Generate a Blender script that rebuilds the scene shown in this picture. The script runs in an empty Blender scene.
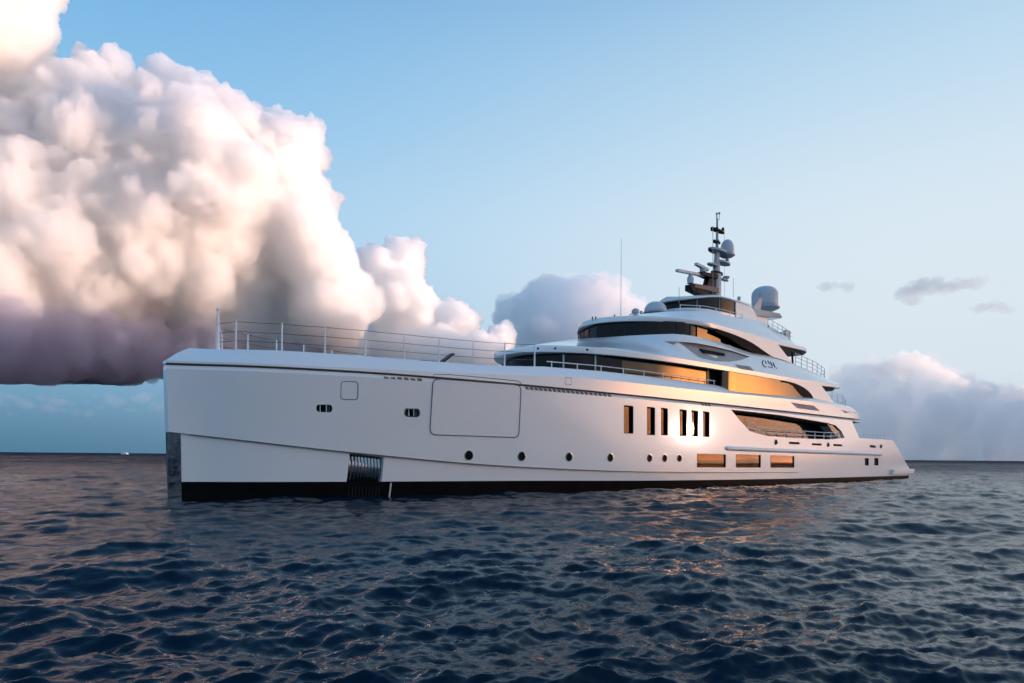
import bpy, bmesh, math, random
import numpy as np
from mathutils import Vector, Matrix

S = bpy.context.scene
COL = S.collection
R = math.radians
pi = math.pi

# ------------------------------------------------------------------ camera
HEAD = R(43)                                   # angle between the yacht's axis and the picture plane
FOCAL = 683.0                                  # 24 mm lens, in pixels of a 1024 wide picture
ROLL = R(0.5)
EYE = Vector((-7.8705, -26.4644, 1.7))
rv = Vector((math.cos(HEAD), -math.sin(HEAD), 0))
vv = Vector((math.sin(HEAD), math.cos(HEAD), 0))
cam = bpy.data.cameras.new('camera')
cam_o = bpy.data.objects.new('camera', cam)
COL.objects.link(cam_o)
S.camera = cam_o
cam.lens = 24
cam.sensor_width = 36
cam.shift_y = 115 / 1024
cam.clip_start = 0.1
cam.clip_end = 200000
cam_o.location = EYE
cam_o.rotation_euler = (Matrix.Rotation(-HEAD, 3, 'Z') @ Matrix.Rotation(R(90), 3, 'X') @ Matrix.Rotation(ROLL, 3, 'Z')).to_euler()

# ------------------------------------------------------------------ sun, sky, exposure
SUN_H = Vector((0.809, -0.588, 0)).normalized()
SUN_EL = R(2.35)
SUN_D = Vector((SUN_H.x * math.cos(SUN_EL), SUN_H.y * math.cos(SUN_EL), math.sin(SUN_EL)))
sun = bpy.data.lights.new('sun', 'SUN')
sun.energy = 5.0
sun.angle = R(0.5)
sun.color = (1.0, 0.72, 0.58)
sun_o = bpy.data.objects.new('sun', sun)
COL.objects.link(sun_o)
sun_o.rotation_euler = SUN_D.to_track_quat('Z', 'Y').to_euler()

W = bpy.data.worlds.new('World')
S.world = W
W.use_nodes = True
nt = W.node_tree


def lin(*c):
    return tuple((x / 255 / 12.92) if x / 255 <= 0.04045 else ((x / 255 + 0.055) / 1.055) ** 2.4 for x in c) + (1.0,)


def build_world():
    N, L = nt.nodes, nt.links
    bg = N['Background']
    sky = N.new('ShaderNodeTexSky')
    sky.sky_type = 'NISHITA'
    sky.sun_disc = False
    sky.sun_elevation = SUN_EL
    sky.sun_rotation = math.atan2(SUN_H.x, SUN_H.y)
    sky.dust_density = 1.5
    sky.ozone_density = 2.0
    tc = N.new('ShaderNodeTexCoord')
    sep = N.new('ShaderNodeSeparateXYZ')
    L.new(tc.outputs['Generated'], sep.inputs[0])
    dot = N.new('ShaderNodeVectorMath')
    dot.operation = 'DOT_PRODUCT'
    dot.inputs[1].default_value = SUN_H
    L.new(tc.outputs['Generated'], dot.inputs[0])

    def ramp(stops):
        r = N.new('ShaderNodeValToRGB')
        e = r.color_ramp.elements
        while len(e) < len(stops):
            e.new(0.5)
        for k, (p, c) in enumerate(stops):
            e[k].position = p
            e[k].color = c
        r.color_ramp.interpolation = 'B_SPLINE'
        L.new(sep.outputs[2], r.inputs[0])
        return r
    away = ramp([(0.0, lin(74, 118, 146)), (0.07, lin(110, 154, 184)), (0.16, lin(140, 188, 222)), (0.30, lin(164, 207, 236)), (0.42, lin(134, 190, 230)), (0.55, lin(112, 173, 223)), (1.0, lin(66, 124, 190))])
    near = ramp([(0.0, lin(158, 178, 202)), (0.05, lin(196, 210, 224)), (0.11, lin(214, 225, 234)), (0.30, lin(216, 230, 240)), (0.42, lin(194, 219, 237)), (0.55, lin(164, 203, 231)), (1.0, lin(75, 132, 195))])
    mr = N.new('ShaderNodeMapRange')
    mr.interpolation_type = 'SMOOTHSTEP'
    mr.inputs[1].default_value = -0.5
    mr.inputs[2].default_value = 0.62
    L.new(dot.outputs['Value'], mr.inputs[0])
    mx = N.new('ShaderNodeMix')
    mx.data_type = 'RGBA'
    L.new(mr.outputs[0], mx.inputs[0])
    L.new(away.outputs[0], mx.inputs[6])
    L.new(near.outputs[0], mx.inputs[7])
    # the low sun's glow: more of the physical sky towards the sun
    gl = N.new('ShaderNodeMapRange')
    gl.interpolation_type = 'SMOOTHSTEP'
    gl.inputs[1].default_value = 0.74
    gl.inputs[2].default_value = 0.99
    gl.inputs[3].default_value = 0.006
    gl.inputs[4].default_value = 0.052
    L.new(dot.outputs['Value'], gl.inputs[0])
    g2 = N.new('ShaderNodeMapRange')
    g2.interpolation_type = 'SMOOTHERSTEP'
    g2.inputs[1].default_value = 0.965
    g2.inputs[2].default_value = 1.0
    g2.inputs[3].default_value = 0.0
    g2.inputs[4].default_value = 0.70
    L.new(dot.outputs['Value'], g2.inputs[0])
    gsum = N.new('ShaderNodeMath')
    gsum.operation = 'ADD'
    L.new(gl.outputs[0], gsum.inputs[0])
    L.new(g2.outputs[0], gsum.inputs[1])
    sc = N.new('ShaderNodeVectorMath')
    sc.operation = 'SCALE'
    L.new(sky.outputs[0], sc.inputs[0])
    L.new(gsum.outputs[0], sc.inputs['Scale'])
    add = N.new('ShaderNodeVectorMath')
    add.operation = 'MULTIPLY_ADD'
    L.new(mx.outputs[2], add.inputs[0])
    add.inputs[1].default_value = (8.3, 8.3, 8.3)
    sc2 = N.new('ShaderNodeVectorMath')
    sc2.operation = 'SCALE'
    sc2.inputs['Scale'].default_value = 10
    tint = N.new('ShaderNodeVectorMath')
    tint.operation = 'MULTIPLY'
    tint.inputs[1].default_value = (1.0, 0.68, 0.45)
    L.new(sc.outputs[0], tint.inputs[0])
    L.new(tint.outputs[0], sc2.inputs[0])
    L.new(sc2.outputs[0], add.inputs[2])
    # faint lilac of the dusk sky behind the viewer
    dv = N.new('ShaderNodeVectorMath')
    dv.operation = 'DOT_PRODUCT'
    dv.inputs[1].default_value = -vv
    L.new(tc.outputs['Generated'], dv.inputs[0])
    br = N.new('ShaderNodeMapRange')
    br.interpolation_type = 'SMOOTHSTEP'
    br.inputs[1].default_value = -0.05
    br.inputs[2].default_value = 0.8
    br.inputs[3].default_value = 0.0
    br.inputs[4].default_value = 1.0
    L.new(dv.outputs['Value'], br.inputs[0])
    ad2 = N.new('ShaderNodeVectorMath')
    ad2.operation = 'MULTIPLY_ADD'
    L.new(br.outputs[0], ad2.inputs[0])
    ad2.inputs[1].default_value = (0.7, 0.6, 0.9)
    L.new(add.outputs[0], ad2.inputs[2])
    L.new(ad2.outputs[0], bg.inputs[0])
    bg.inputs[1].default_value = 0.1


build_world()
S.view_settings.view_transform = 'Standard'
S.view_settings.look = 'None'
S.view_settings.exposure = 0.32
S.view_settings.gamma = 1.0
S.view_settings.use_curve_mapping = False
S.cycles.use_denoising = True
S.cycles.max_bounces = 56
S.cycles.volume_bounces = 56
S.cycles.caustics_reflective = False
S.cycles.caustics_refractive = False

# ------------------------------------------------------------------ helpers


def tag(o, label=None, cat=None, group=None, kind=None):
    for k, v in (('label', label), ('category', cat), ('group', group), ('kind', kind)):
        if v:
            o[k] = v
    return o


def empty(name, loc):
    o = bpy.data.objects.new(name, None)
    o.location = loc
    COL.objects.link(o)
    return o


def link(name, me, mats, parent=None, sharp=35, origin=None):
    """Link a mesh (built in world coordinates) as one object, child of parent."""
    if not isinstance(mats, (list, tuple)):
        mats = [mats]
    me.name = name
    me.materials.clear()
    for m in mats:
        me.materials.append(m)
    if sharp is not None and len(me.polygons):
        me.polygons.foreach_set('use_smooth', [True] * len(me.polygons))
        me.set_sharp_from_angle(angle=R(sharp))
    o = bpy.data.objects.new(name, me)
    COL.objects.link(o)
    if parent is not None:
        o.parent = parent
        # meshes are written in world coordinates: only the thing's Empty stands off the origin
        o.matrix_parent_inverse = Matrix.Translation(-parent.location)
    return o


class MB:
    """Collects shapes in world coordinates; build() links them as one mesh object."""

    def __init__(s):
        s.v, s.f, s.m = [], [], []

    def add(s, vs, fs, mi=0):
        b = len(s.v)
        s.v += [tuple(x) for x in vs]
        s.f += [tuple(i + b for i in f) for f in fs]
        s.m += [mi] * len(fs)

    def tube(s, pts, r, n=8, mi=0, closed=False, cap=True):
        pts = [Vector(p) for p in pts]
        rs = r if isinstance(r, (list, tuple)) else [r] * len(pts)
        k = len(pts)
        vs, fs = [], []
        up = None
        for i, p in enumerate(pts):
            if closed:
                t = pts[(i + 1) % k] - pts[i - 1]
            else:
                t = pts[min(i + 1, k - 1)] - pts[max(i - 1, 0)]
            t = t.normalized()
            if up is None:
                up = Vector((0, 0, 1)) if abs(t.z) < .9 else Vector((1, 0, 0))
            a = t.cross(up).normalized()
            b = a.cross(t)
            up = b
            for j in range(n):
                an = 2 * pi * j / n
                vs.append(p + (a * math.cos(an) + b * math.sin(an)) * rs[i])
        for i in range(k if closed else k - 1):
            for j in range(n):
                i2 = (i + 1) % k
                fs.append((i * n + j, i * n + (j + 1) % n, i2 * n + (j + 1) % n, i2 * n + j))
        if cap and not closed:
            fs.append(tuple(range(n - 1, -1, -1)))
            fs.append(tuple((k - 1) * n + j for j in range(n)))
        s.add(vs, fs, mi)

    def lathe(s, c, prof, n=24, mi=0):
        """prof: (radius, z) from bottom to top, turned about the vertical through c."""
        c = Vector(c)
        vs, fs = [], []
        for r, z in prof:
            for j in range(n):
                a = 2 * pi * j / n
                vs.append(c + Vector((r * math.cos(a), r * math.sin(a), z)))
        k = len(prof)
        for i in range(k - 1):
            for j in range(n):
                fs.append((i * n + j, i * n + (j + 1) % n, (i + 1) * n + (j + 1) % n, (i + 1) * n + j))
        fs.append(tuple(range(n - 1, -1, -1)))
        fs.append(tuple((k - 1) * n + j for j in range(n)))
        s.add(vs, fs, mi)

    def prism(s, lo, hi, mi=0, mside=None):
        """two matching outlines joined to a closed solid"""
        n = len(lo)
        s.add(list(lo) + list(hi), [tuple(range(n - 1, -1, -1)), tuple(range(n, 2 * n))], mi)
        b = len(s.v) - 2 * n
        for i in range(n):
            j = (i + 1) % n
            s.f.append((b + i, b + j, b + n + j, b + n + i))
            s.m.append(mi if mside is None else mside)

    def box(s, c, ax, ay, az, mi=0):
        """box from a centre and three half-axis vectors"""
        c, ax, ay, az = Vector(c), Vector(ax), Vector(ay), Vector(az)
        lo = [c - ax - ay - az, c + ax - ay - az, c + ax + ay - az, c - ax + ay - az]
        s.prism(lo, [p + 2 * az for p in lo], mi)

    def mesh(s, merge=None, fix=True):
        me = bpy.data.meshes.new('mesh')
        me.from_pydata(s.v, [], s.f)
        me.polygons.foreach_set('material_index', s.m)
        bm = bmesh.new()
        bm.from_mesh(me)
        if merge:
            bmesh.ops.remove_doubles(bm, verts=bm.verts, dist=merge)
            bmesh.ops.dissolve_degenerate(bm, edges=bm.edges, dist=1e-5)
        if fix:
            bmesh.ops.recalc_face_normals(bm, faces=bm.faces)
        bm.to_mesh(me)
        bm.free()
        return me

    def build(s, name, mats, parent=None, sharp=35, merge=None):
        return link(name, s.mesh(merge), mats, parent, sharp)


def loft(sections, merge=1e-4):
    """sections: (rings) lists of (x, y, z), all of one length -> MB with capped ends"""
    mb = MB()
    n = len(sections[0])
    vs = [p for ring in sections for p in ring]
    fs = []
    for i in range(len(sections) - 1):
        for j in range(n):
            k = (j + 1) % n
            fs.append((i * n + j, i * n + k, (i + 1) * n + k, (i + 1) * n + j))
    fs.append(tuple(range(n - 1, -1, -1)))
    fs.append(tuple((len(sections) - 1) * n + j for j in range(n)))
    mb.add(vs, fs)
    return mb


def mirror_ring(half):
    """half: (x, half breadth, z) from the bottom centre line to the top centre line"""
    return [(x, -y, z) for x, y, z in half] + [(x, y, z) for x, y, z in reversed(half)]


def pchip(xs, ys):
    """smooth monotone curve through points"""
    xs, ys = list(map(float, xs)), list(map(float, ys))
    n = len(xs)
    h = [xs[i + 1] - xs[i] for i in range(n - 1)]
    d = [(ys[i + 1] - ys[i]) / h[i] for i in range(n - 1)]
    m = [d[0]] + [0] * (n - 2) + [d[-1]]
    for i in range(1, n - 1):
        if d[i - 1] * d[i] > 0:
            w1, w2 = 2 * h[i] + h[i - 1], h[i] + 2 * h[i - 1]
            m[i] = (w1 + w2) / (w1 / d[i - 1] + w2 / d[i])

    def f(x):
        if x <= xs[0]:
            return ys[0]
        if x >= xs[-1]:
            return ys[-1]
        i = 0
        while x > xs[i + 1]:
            i += 1
        t = (x - xs[i]) / h[i]
        return (ys[i] * (1 + 2 * t) * (1 - t) ** 2 + m[i] * h[i] * t * (1 - t) ** 2 + ys[i + 1] * t * t * (3 - 2 * t) + m[i + 1] * h[i] * t * t * (t - 1))
    return f


def lerp(xs, ys):
    return lambda x: float(np.interp(x, xs, ys))


def sstep(a, b, x):
    t = min(1, max(0, (x - a) / (b - a)))
    return t * t * (3 - 2 * t)


def ray(px, py):
    u, w = px - 512.0, 456.5 - py
    a = (u * math.cos(ROLL) - w * math.sin(ROLL)) / FOCAL
    b = (w * math.cos(ROLL) + u * math.sin(ROLL)) / FOCAL
    return vv + rv * a + Vector((0, 0, b))


def on(px, py, half):
    """the point of the port side surface y = -half(x, z) that lies along a sight line"""
    d = ray(px, py)
    g = lambda t: (EYE.y + d.y * t) + half(EYE.x + d.x * t, EYE.z + d.z * t)
    t0, t1 = 4.0, None
    t = t0
    while t < 140:
        if g(t) >= 0:
            t1 = t
            break
        t0 = t
        t += 0.5
    if t1 is None:
        t1 = 140
    for _ in range(40):
        m = (t0 + t1) / 2
        if g(m) < 0:
            t0 = m
        else:
            t1 = m
    return EYE + d * t1


def at_depth(px, py, depth):
    return EYE + ray(px, py) * depth


def rounded(pts, r, n=4):
    """round the corners of a closed 2D outline"""
    out = []
    k = len(pts)
    for i in range(k):
        p, a, b = Vector(pts[i]), Vector(pts[i - 1]), Vector(pts[(i + 1) % k])
        la, lb = (a - p).length, (b - p).length
        q = min(r, la * .45, lb * .45)
        pa, pb = p + (a - p).normalized() * q, p + (b - p).normalized() * q
        for j in range(n + 1):
            t = j / n
            out.append(tuple(pa * (1 - t) ** 2 + p * 2 * t * (1 - t) + pb * t * t))
    return out


def boolean(o, cutters):
    """cut closed solids (MB) out of an object's mesh"""
    mb = MB()
    for c in cutters:
        mb.add(c.v, c.f)
    cm = bpy.data.objects.new('cutter', mb.mesh())
    COL.objects.link(cm)
    md = o.modifiers.new('cut', 'BOOLEAN')
    md.operation = 'DIFFERENCE'
    md.solver = 'EXACT'
    md.use_self = True
    md.object = cm
    dg = bpy.context.evaluated_depsgraph_get()
    me = bpy.data.meshes.new_from_object(o.evaluated_get(dg))
    o.modifiers.clear()
    old = o.data
    mats = [m for m in old.materials]
    o.data = me
    me.materials.clear()
    for m in mats:
        me.materials.append(m)
    me.set_sharp_from_angle(angle=R(30))
    bpy.data.objects.remove(cm)


# ------------------------------------------------------------------ materials


def principled(name, color, rough=.5, metal=0., coat=0., coat_rough=.05, spec=.5, ior=1.5, noise=None, bump=None):
    m = bpy.data.materials.new(name)
    m.use_nodes = True
    t = m.node_tree
    p = t.nodes['Principled BSDF']
    p.inputs['Base Color'].default_value = (*color, 1)
    p.inputs['Roughness'].default_value = rough
    p.inputs['Metallic'].default_value = metal
    p.inputs['Coat Weight'].default_value = coat
    p.inputs['Coat Roughness'].default_value = coat_rough
    p.inputs['Specular IOR Level'].default_value = spec
    p.inputs['IOR'].default_value = ior
    tc = t.nodes.new('ShaderNodeTexCoord')
    if noise:
        sc, amt = noise
        n = t.nodes.new('ShaderNodeTexNoise')
        n.inputs['Scale'].default_value = sc
        n.inputs['Detail'].default_value = 5
        t.links.new(tc.outputs['Object'], n.inputs['Vector'])
        r = t.nodes.new('ShaderNodeValToRGB')
        r.color_ramp.elements[0].color = tuple(c * (1 - amt) for c in color) + (1,)
        r.color_ramp.elements[1].color = tuple(min(1, c * (1 + amt)) for c in color) + (1,)
        r.color_ramp.elements[0].position = .3
        r.color_ramp.elements[1].position = .7
        t.links.new(n.outputs[0], r.inputs[0])
        t.links.new(r.outputs[0], p.inputs['Base Color'])
    if bump:
        sc, dist, st = bump
        n = t.nodes.new('ShaderNodeTexNoise')
        n.inputs['Scale'].default_value = sc
        n.inputs['Detail'].default_value = 3
        t.links.new(tc.outputs['Object'], n.inputs['Vector'])
        b = t.nodes.new('ShaderNodeBump')
        b.inputs['Distance'].default_value = dist
        b.inputs['Strength'].default_value = st
        t.links.new(n.outputs[0], b.inputs['Height'])
        t.links.new(b.outputs[0], p.inputs['Normal'])
        t.links.new(b.outputs[0], p.inputs['Coat Normal'])
    return m


M = {
    'white': principled('white_hull_paint', (.80, .79, .78), .32, coat=1, coat_rough=.115, noise=(.35, .02), bump=(.55, .006, .35)),
    'trim': principled('white_trim_paint', (.78, .78, .78), .35, noise=(2, .03)),
    'deck': principled('deck_paint', (.62, .63, .64), .55, noise=(3, .06)),
    'black': principled('black_antifouling', (.003, .003, .0035), .5, spec=.06, noise=(1.5, .5)),
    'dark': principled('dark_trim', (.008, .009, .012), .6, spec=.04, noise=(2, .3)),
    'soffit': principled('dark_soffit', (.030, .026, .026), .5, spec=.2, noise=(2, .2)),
    'seam': principled('seam_gasket', (.10, .09, .10), .6, noise=(3, .2)),
    'groove': principled('groove_and_shade_dark', (.12, .10, .095), .6, noise=(3, .2)),
    'groove_light': principled('louvre_backing', (.36, .32, .32), .6, noise=(3, .1)),
    'grille': principled('louvre_grey', (.58, .54, .54), .5, noise=(3, .1)),
    'steel': principled('polished_steel', (.22, .25, .28), .05, metal=1, noise=(3, .18), bump=(1.3, .03, .22)),
    'wire': principled('wire_rope', (.10, .09, .10), .4, metal=.6, noise=(3, .2)),
    'glass': principled('bronze_mirror_glass', (.066, .054, .040), .03, metal=1, noise=(.4, .18), bump=(.5, .02, .06)),
    'glass_low': principled('amber_mirror_glass', (.100, .058, .026), .03, metal=1, noise=(.6, .18), bump=(.7, .02, .05)),
    'glass_dark': principled('dark_tinted_glass', (.005, .006, .008), .03, spec=.22, ior=1.45, noise=(.8, .3)),
    'grey': principled('radome_grey', (.50, .52, .55), .4, noise=(2, .04)),
    'mastgrey': principled('mast_grey', (.36, .38, .42), .4, noise=(2, .06)),
    'mastblack': principled('mast_black', (.012, .012, .014), .55, spec=.15, noise=(2, .2)),
    'bronze': principled('bronze_plate', (.11, .08, .06), .5, metal=.1, noise=(2, .1)),
    'scoop': principled('scoop_lining_grey', (.27, .24, .235), .4, coat=.3, noise=(1.5, .04)),  # one even grey, darker than the roof around the scoop
    'navy': principled('emblem_navy', (.02, .03, .06), .4, noise=(3, .1)),
    'teak': principled('teak', (.30, .20, .12), .6, noise=(6, .2)),
    'cushion': principled('grey_cushion', (.10, .10, .11), .8, noise=(5, .2)),
}

# ------------------------------------------------------------------ sea


def fft_tile(L, n, wind, lam_p, rms, seed, spread=3, lo=0, hi=1e9):
    """one tile of a wind sea: heights and choppy horizontal shifts"""
    rng = np.random.default_rng(seed)
    k1 = np.fft.fftfreq(n, d=L / n) * 2 * pi
    kx, ky = np.meshgrid(k1, k1, indexing='ij')
    k = np.hypot(kx, ky)
    k[0, 0] = 1
    kp = 2 * pi / lam_p
    ph = (kx * wind[0] + ky * wind[1]) / k
    spec = k ** -4.0 * np.exp(-1.25 * (kp / k) ** 2) * (np.maximum(ph, 0) ** spread + .04 * np.abs(ph))
    lam = 2 * pi / k
    spec *= (lam >= lo) & (lam < hi)
    spec *= np.exp(-(k * L / n * .6) ** 2)
    spec[0, 0] = 0
    a = np.sqrt(spec) * (rng.normal(size=(n, n)) + 1j * rng.normal(size=(n, n)))
    h = np.fft.ifft2(a).real
    s = rms / h.std()
    dx = np.fft.ifft2(-1j * kx / k * a).real * s
    dy = np.fft.ifft2(-1j * ky / k * a).real * s
    return h * s, dx, dy


def sample(t, L, x, y):
    n = t.shape[0]
    u, v = (x / L * n) % n, (y / L * n) % n
    i, j = np.floor(u).astype(int), np.floor(v).astype(int)
    fu, fv = u - i, v - j
    i, j = i % n, j % n
    i2, j2 = (i + 1) % n, (j + 1) % n
    return t[i, j] * (1 - fu) * (1 - fv) + t[i2, j] * fu * (1 - fv) + t[i, j2] * (1 - fu) * fv + t[i2, j2] * fu * fv


def build_sea():
    wd = (-(vv * .93 - rv * .36)).normalized()
    wd2 = (-(vv * .75 + rv * .66)).normalized()
    tiles = [(131.0, fft_tile(131.0, 512, (wd.x, wd.y), 5.2, .058, 11, spread=10, lo=1.3)),
             (37.0, fft_tile(37.0, 768, (wd.x, wd.y), 1.3, .0185, 5, spread=8, lo=.25, hi=3.2)),
             (53.0, fft_tile(53.0, 768, (wd2.x, wd2.y), 2.1, .0145, 8, spread=8, lo=.3, hi=6)),
             (9.0, fft_tile(9.0, 512, (wd.x, wd.y), .55, .012, 21, spread=2, lo=.05, hi=.6))]
    base = math.atan2(vv.y, vv.x)
    ang = np.concatenate([np.linspace(-pi, -.9, 160, endpoint=False), np.linspace(-.9, .9, 1150, endpoint=False), np.linspace(.9, pi, 160, endpoint=False)]) + base
    rad = [.8]
    while rad[-1] < 700:
        rad.append(rad[-1] * 1.0058 + .004)
    while rad[-1] < 90000:
        rad.append(rad[-1] * 1.22)
    rad = np.array(rad)
    A, Rr = np.meshgrid(ang, rad, indexing='xy')
    x = EYE.x + Rr * np.cos(A)
    y = EYE.y + Rr * np.sin(A)
    z = np.zeros_like(x)
    loss = np.zeros_like(x)
    ox, oy = np.zeros_like(x), np.zeros_like(x)
    res = np.maximum(Rr * .0058, .01)
    gust = fft_tile(211.0, 256, (1, 0), 26.0, 1.0, 77, spread=0)[0]
    gust = np.clip(1.05 + .10 * sample(gust, 211.0, x, y), .35, 1.7)    # cat's-paws: rougher and calmer patches
    for L, (h, dx, dy) in tiles:
        # each tile fades out where the mesh can no longer carry its waves
        lim = {131.0: 1.3, 37.0: .40, 53.0: .48, 9.0: .06}[L]
        f = np.clip(1.6 - res / lim * .8, 0, 1)
        if L == 131.0:
            f = np.clip((650 - Rr) / 350, 0, 1)
        if L != 131.0:
            f = f * gust
        z += sample(h, L, x, y) * f
        loss += (1 - f) * {131.0: .30, 37.0: .27, 53.0: .25, 9.0: .18}[L]
        ox += sample(dx, L, x, y) * f
        oy += sample(dy, L, x, y) * f
    x = x - ox * .55
    y = y - oy * .55
    nr, na = x.shape
    co = np.stack([x, y, z], -1).reshape(-1, 3)
    co = np.vstack([co, [[EYE.x, EYE.y, 0]]])
    i = np.arange(nr - 1)[:, None] * na
    j = np.arange(na)[None, :]
    j2 = (j + 1) % na
    q = np.stack([i + j, i + na + j, i + na + j2, i + j2], -1).reshape(-1, 4)
    tri = np.stack([np.full(na, len(co) - 1), np.arange(na), (np.arange(na) + 1) % na], -1)
    me = bpy.data.meshes.new('sea')
    me.vertices.add(len(co))
    me.vertices.foreach_set('co', co.astype(np.float32).ravel())
    nl = q.size + tri.size
    me.loops.add(nl)
    me.loops.foreach_set('vertex_index', np.concatenate([q.ravel(), tri.ravel()]).astype(np.int32))
    npoly = len(q) + len(tri)
    me.polygons.add(npoly)
    st = np.concatenate([np.arange(len(q)) * 4, q.size + np.arange(len(tri)) * 3]).astype(np.int32)
    me.polygons.foreach_set('loop_start', st)
    me.update(calc_edges=True)
    me.validate()
    me.polygons.foreach_set('use_smooth', [True] * len(me.polygons))
    at = me.attributes.new('fine_waves', 'FLOAT', 'POINT')
    at.data.foreach_set('value', np.concatenate([loss.ravel(), [0.]]).astype(np.float32))
    m = bpy.data.materials.new('sea_water')
    m.use_nodes = True
    t = m.node_tree
    p = t.nodes['Principled BSDF']
    p.inputs['Base Color'].default_value = (.0010, .0100, .0215, 1)
    p.inputs['Roughness'].default_value = .05
    p.inputs['IOR'].default_value = 1.333
    p.inputs['Specular IOR Level'].default_value = .27
    tc = t.nodes.new('ShaderNodeTexCoord')
    an = t.nodes.new('ShaderNodeAttribute')
    an.attribute_name = 'fine_waves'
    n = t.nodes.new('ShaderNodeTexNoise')
    n.inputs['Scale'].default_value = .55
    n.inputs['Detail'].default_value = 3
    t.links.new(tc.outputs['Object'], n.inputs['Vector'])
    prev = t.nodes.new('ShaderNodeBump')
    prev.inputs['Distance'].default_value = .30
    t.links.new(an.outputs['Fac'], prev.inputs['Strength'])
    rg = t.nodes.new('ShaderNodeMath')
    rg.operation = 'MULTIPLY_ADD'
    rg.inputs[1].default_value = .38
    rg.inputs[2].default_value = .05
    t.links.new(an.outputs['Fac'], rg.inputs[0])
    wp = t.nodes.new('ShaderNodeTexNoise')          # wind patches on the far water
    wp.inputs['Scale'].default_value = .045
    wp.inputs['Detail'].default_value = 6
    wp.inputs['Roughness'].default_value = .7
    t.links.new(tc.outputs['Object'], wp.inputs['Vector'])
    wr = t.nodes.new('ShaderNodeMapRange')
    wr.inputs[1].default_value = .32
    wr.inputs[2].default_value = .68
    wr.inputs[3].default_value = .5
    wr.inputs[4].default_value = 1.35
    t.links.new(wp.outputs[0], wr.inputs[0])
    wm = t.nodes.new('ShaderNodeMath')
    wm.operation = 'MULTIPLY'
    t.links.new(rg.outputs[0], wm.inputs[0])
    t.links.new(wr.outputs[0], wm.inputs[1])
    t.links.new(wm.outputs[0], p.inputs['Roughness'])
    sp = t.nodes.new('ShaderNodeMath')
    sp.operation = 'MULTIPLY_ADD'
    sp.inputs[1].default_value = -.15
    sp.inputs[2].default_value = .21
    t.links.new(an.outputs['Fac'], sp.inputs[0])
    t.links.new(sp.outputs[0], p.inputs['Specular IOR Level'])
    p.inputs['Specular Tint'].default_value = (.72, .90, 1.0, 1)
    t.links.new(n.outputs[0], prev.inputs['Height'])
    for sc, dist, st in ((1.3, .05, .30), (4.5, .02, .5), (14, .006, .5)):
        n = t.nodes.new('ShaderNodeTexNoise')
        n.inputs['Scale'].default_value = sc
        n.inputs['Detail'].default_value = 4
        n.inputs['Roughness'].default_value = .55
        t.links.new(tc.outputs['Object'], n.inputs['Vector'])
        b = t.nodes.new('ShaderNodeBump')
        b.inputs['Distance'].default_value = dist
        b.inputs['Strength'].default_value = st
        t.links.new(n.outputs[0], b.inputs['Height'])
        if prev:
            t.links.new(prev.outputs[0], b.inputs['Normal'])
        prev = b
    t.links.new(prev.outputs[0], p.inputs['Normal'])
    df = t.nodes.new('ShaderNodeBsdfDiffuse')        # light coming back up out of the deep water
    df.inputs['Color'].default_value = (.004, .018, .036, 1)
    mf = t.nodes.new('ShaderNodeMath')
    mf.operation = 'MULTIPLY_ADD'
    mf.inputs[1].default_value = .60
    mf.inputs[2].default_value = .10
    t.links.new(an.outputs['Fac'], mf.inputs[0])
    ms = t.nodes.new('ShaderNodeMixShader')
    t.links.new(mf.outputs[0], ms.inputs[0])
    t.links.new(p.outputs[0], ms.inputs[1])
    t.links.new(df.outputs[0], ms.inputs[2])
    t.links.new(ms.outputs[0], t.nodes['Material Output'].inputs[0])
    me.materials.append(m)
    o = bpy.data.objects.new('sea', me)
    COL.objects.link(o)
    tag(o, kind='structure')


build_sea()

# low headlands on the horizon towards the sun, beyond the right edge of the picture (the windows mirror them)
def build_hills():
    rng = random.Random(8)
    mb = MB()
    n = 90
    rows = []
    for i in range(n + 1):
        a = R(52 + 75 * i / n)
        d = vv * math.cos(a) + rv * math.sin(a)
        t = i / n
        h = 26 + 16 * math.sin(t * 17) + 12 * math.sin(t * 41 + 1) + 5 * math.sin(t * 97 + 2) + rng.uniform(-2, 2)
        h *= min(1, 8 * t, 8 * (1 - t)) + .02
        e = Vector((EYE.x, EYE.y, 0))
        rows.append([e + d * 5200 + Vector((0, 0, -3)), e + d * 5350 + Vector((0, 0, h * .6)), e + d * 5600 + Vector((0, 0, h)), e + d * 6000 + Vector((0, 0, h * .7)), e + d * 6500 + Vector((0, 0, -3))])
    o = loft(rows).build('hills', principled('headland_scrub', (.05, .06, .04), .9, noise=(.02, .4)), None, sharp=None)
    tag(o, kind='structure')


build_hills()

# ------------------------------------------------------------------ clouds


def cloud_material(name, density, color=(1, 1, 1), aniso=0.):
    m = bpy.data.materials.new(name)
    m.use_nodes = True
    t = m.node_tree
    t.nodes.clear()
    out = t.nodes.new('ShaderNodeOutputMaterial')
    p = t.nodes.new('ShaderNodeVolumePrincipled')
    p.inputs['Color'].default_value = (*color, 1)
    p.inputs['Density'].default_value = density
    p.inputs['Anisotropy'].default_value = aniso
    t.links.new(p.outputs[0], out.inputs[1])
    m.cycles.homogeneous_volume = True
    return m


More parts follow.
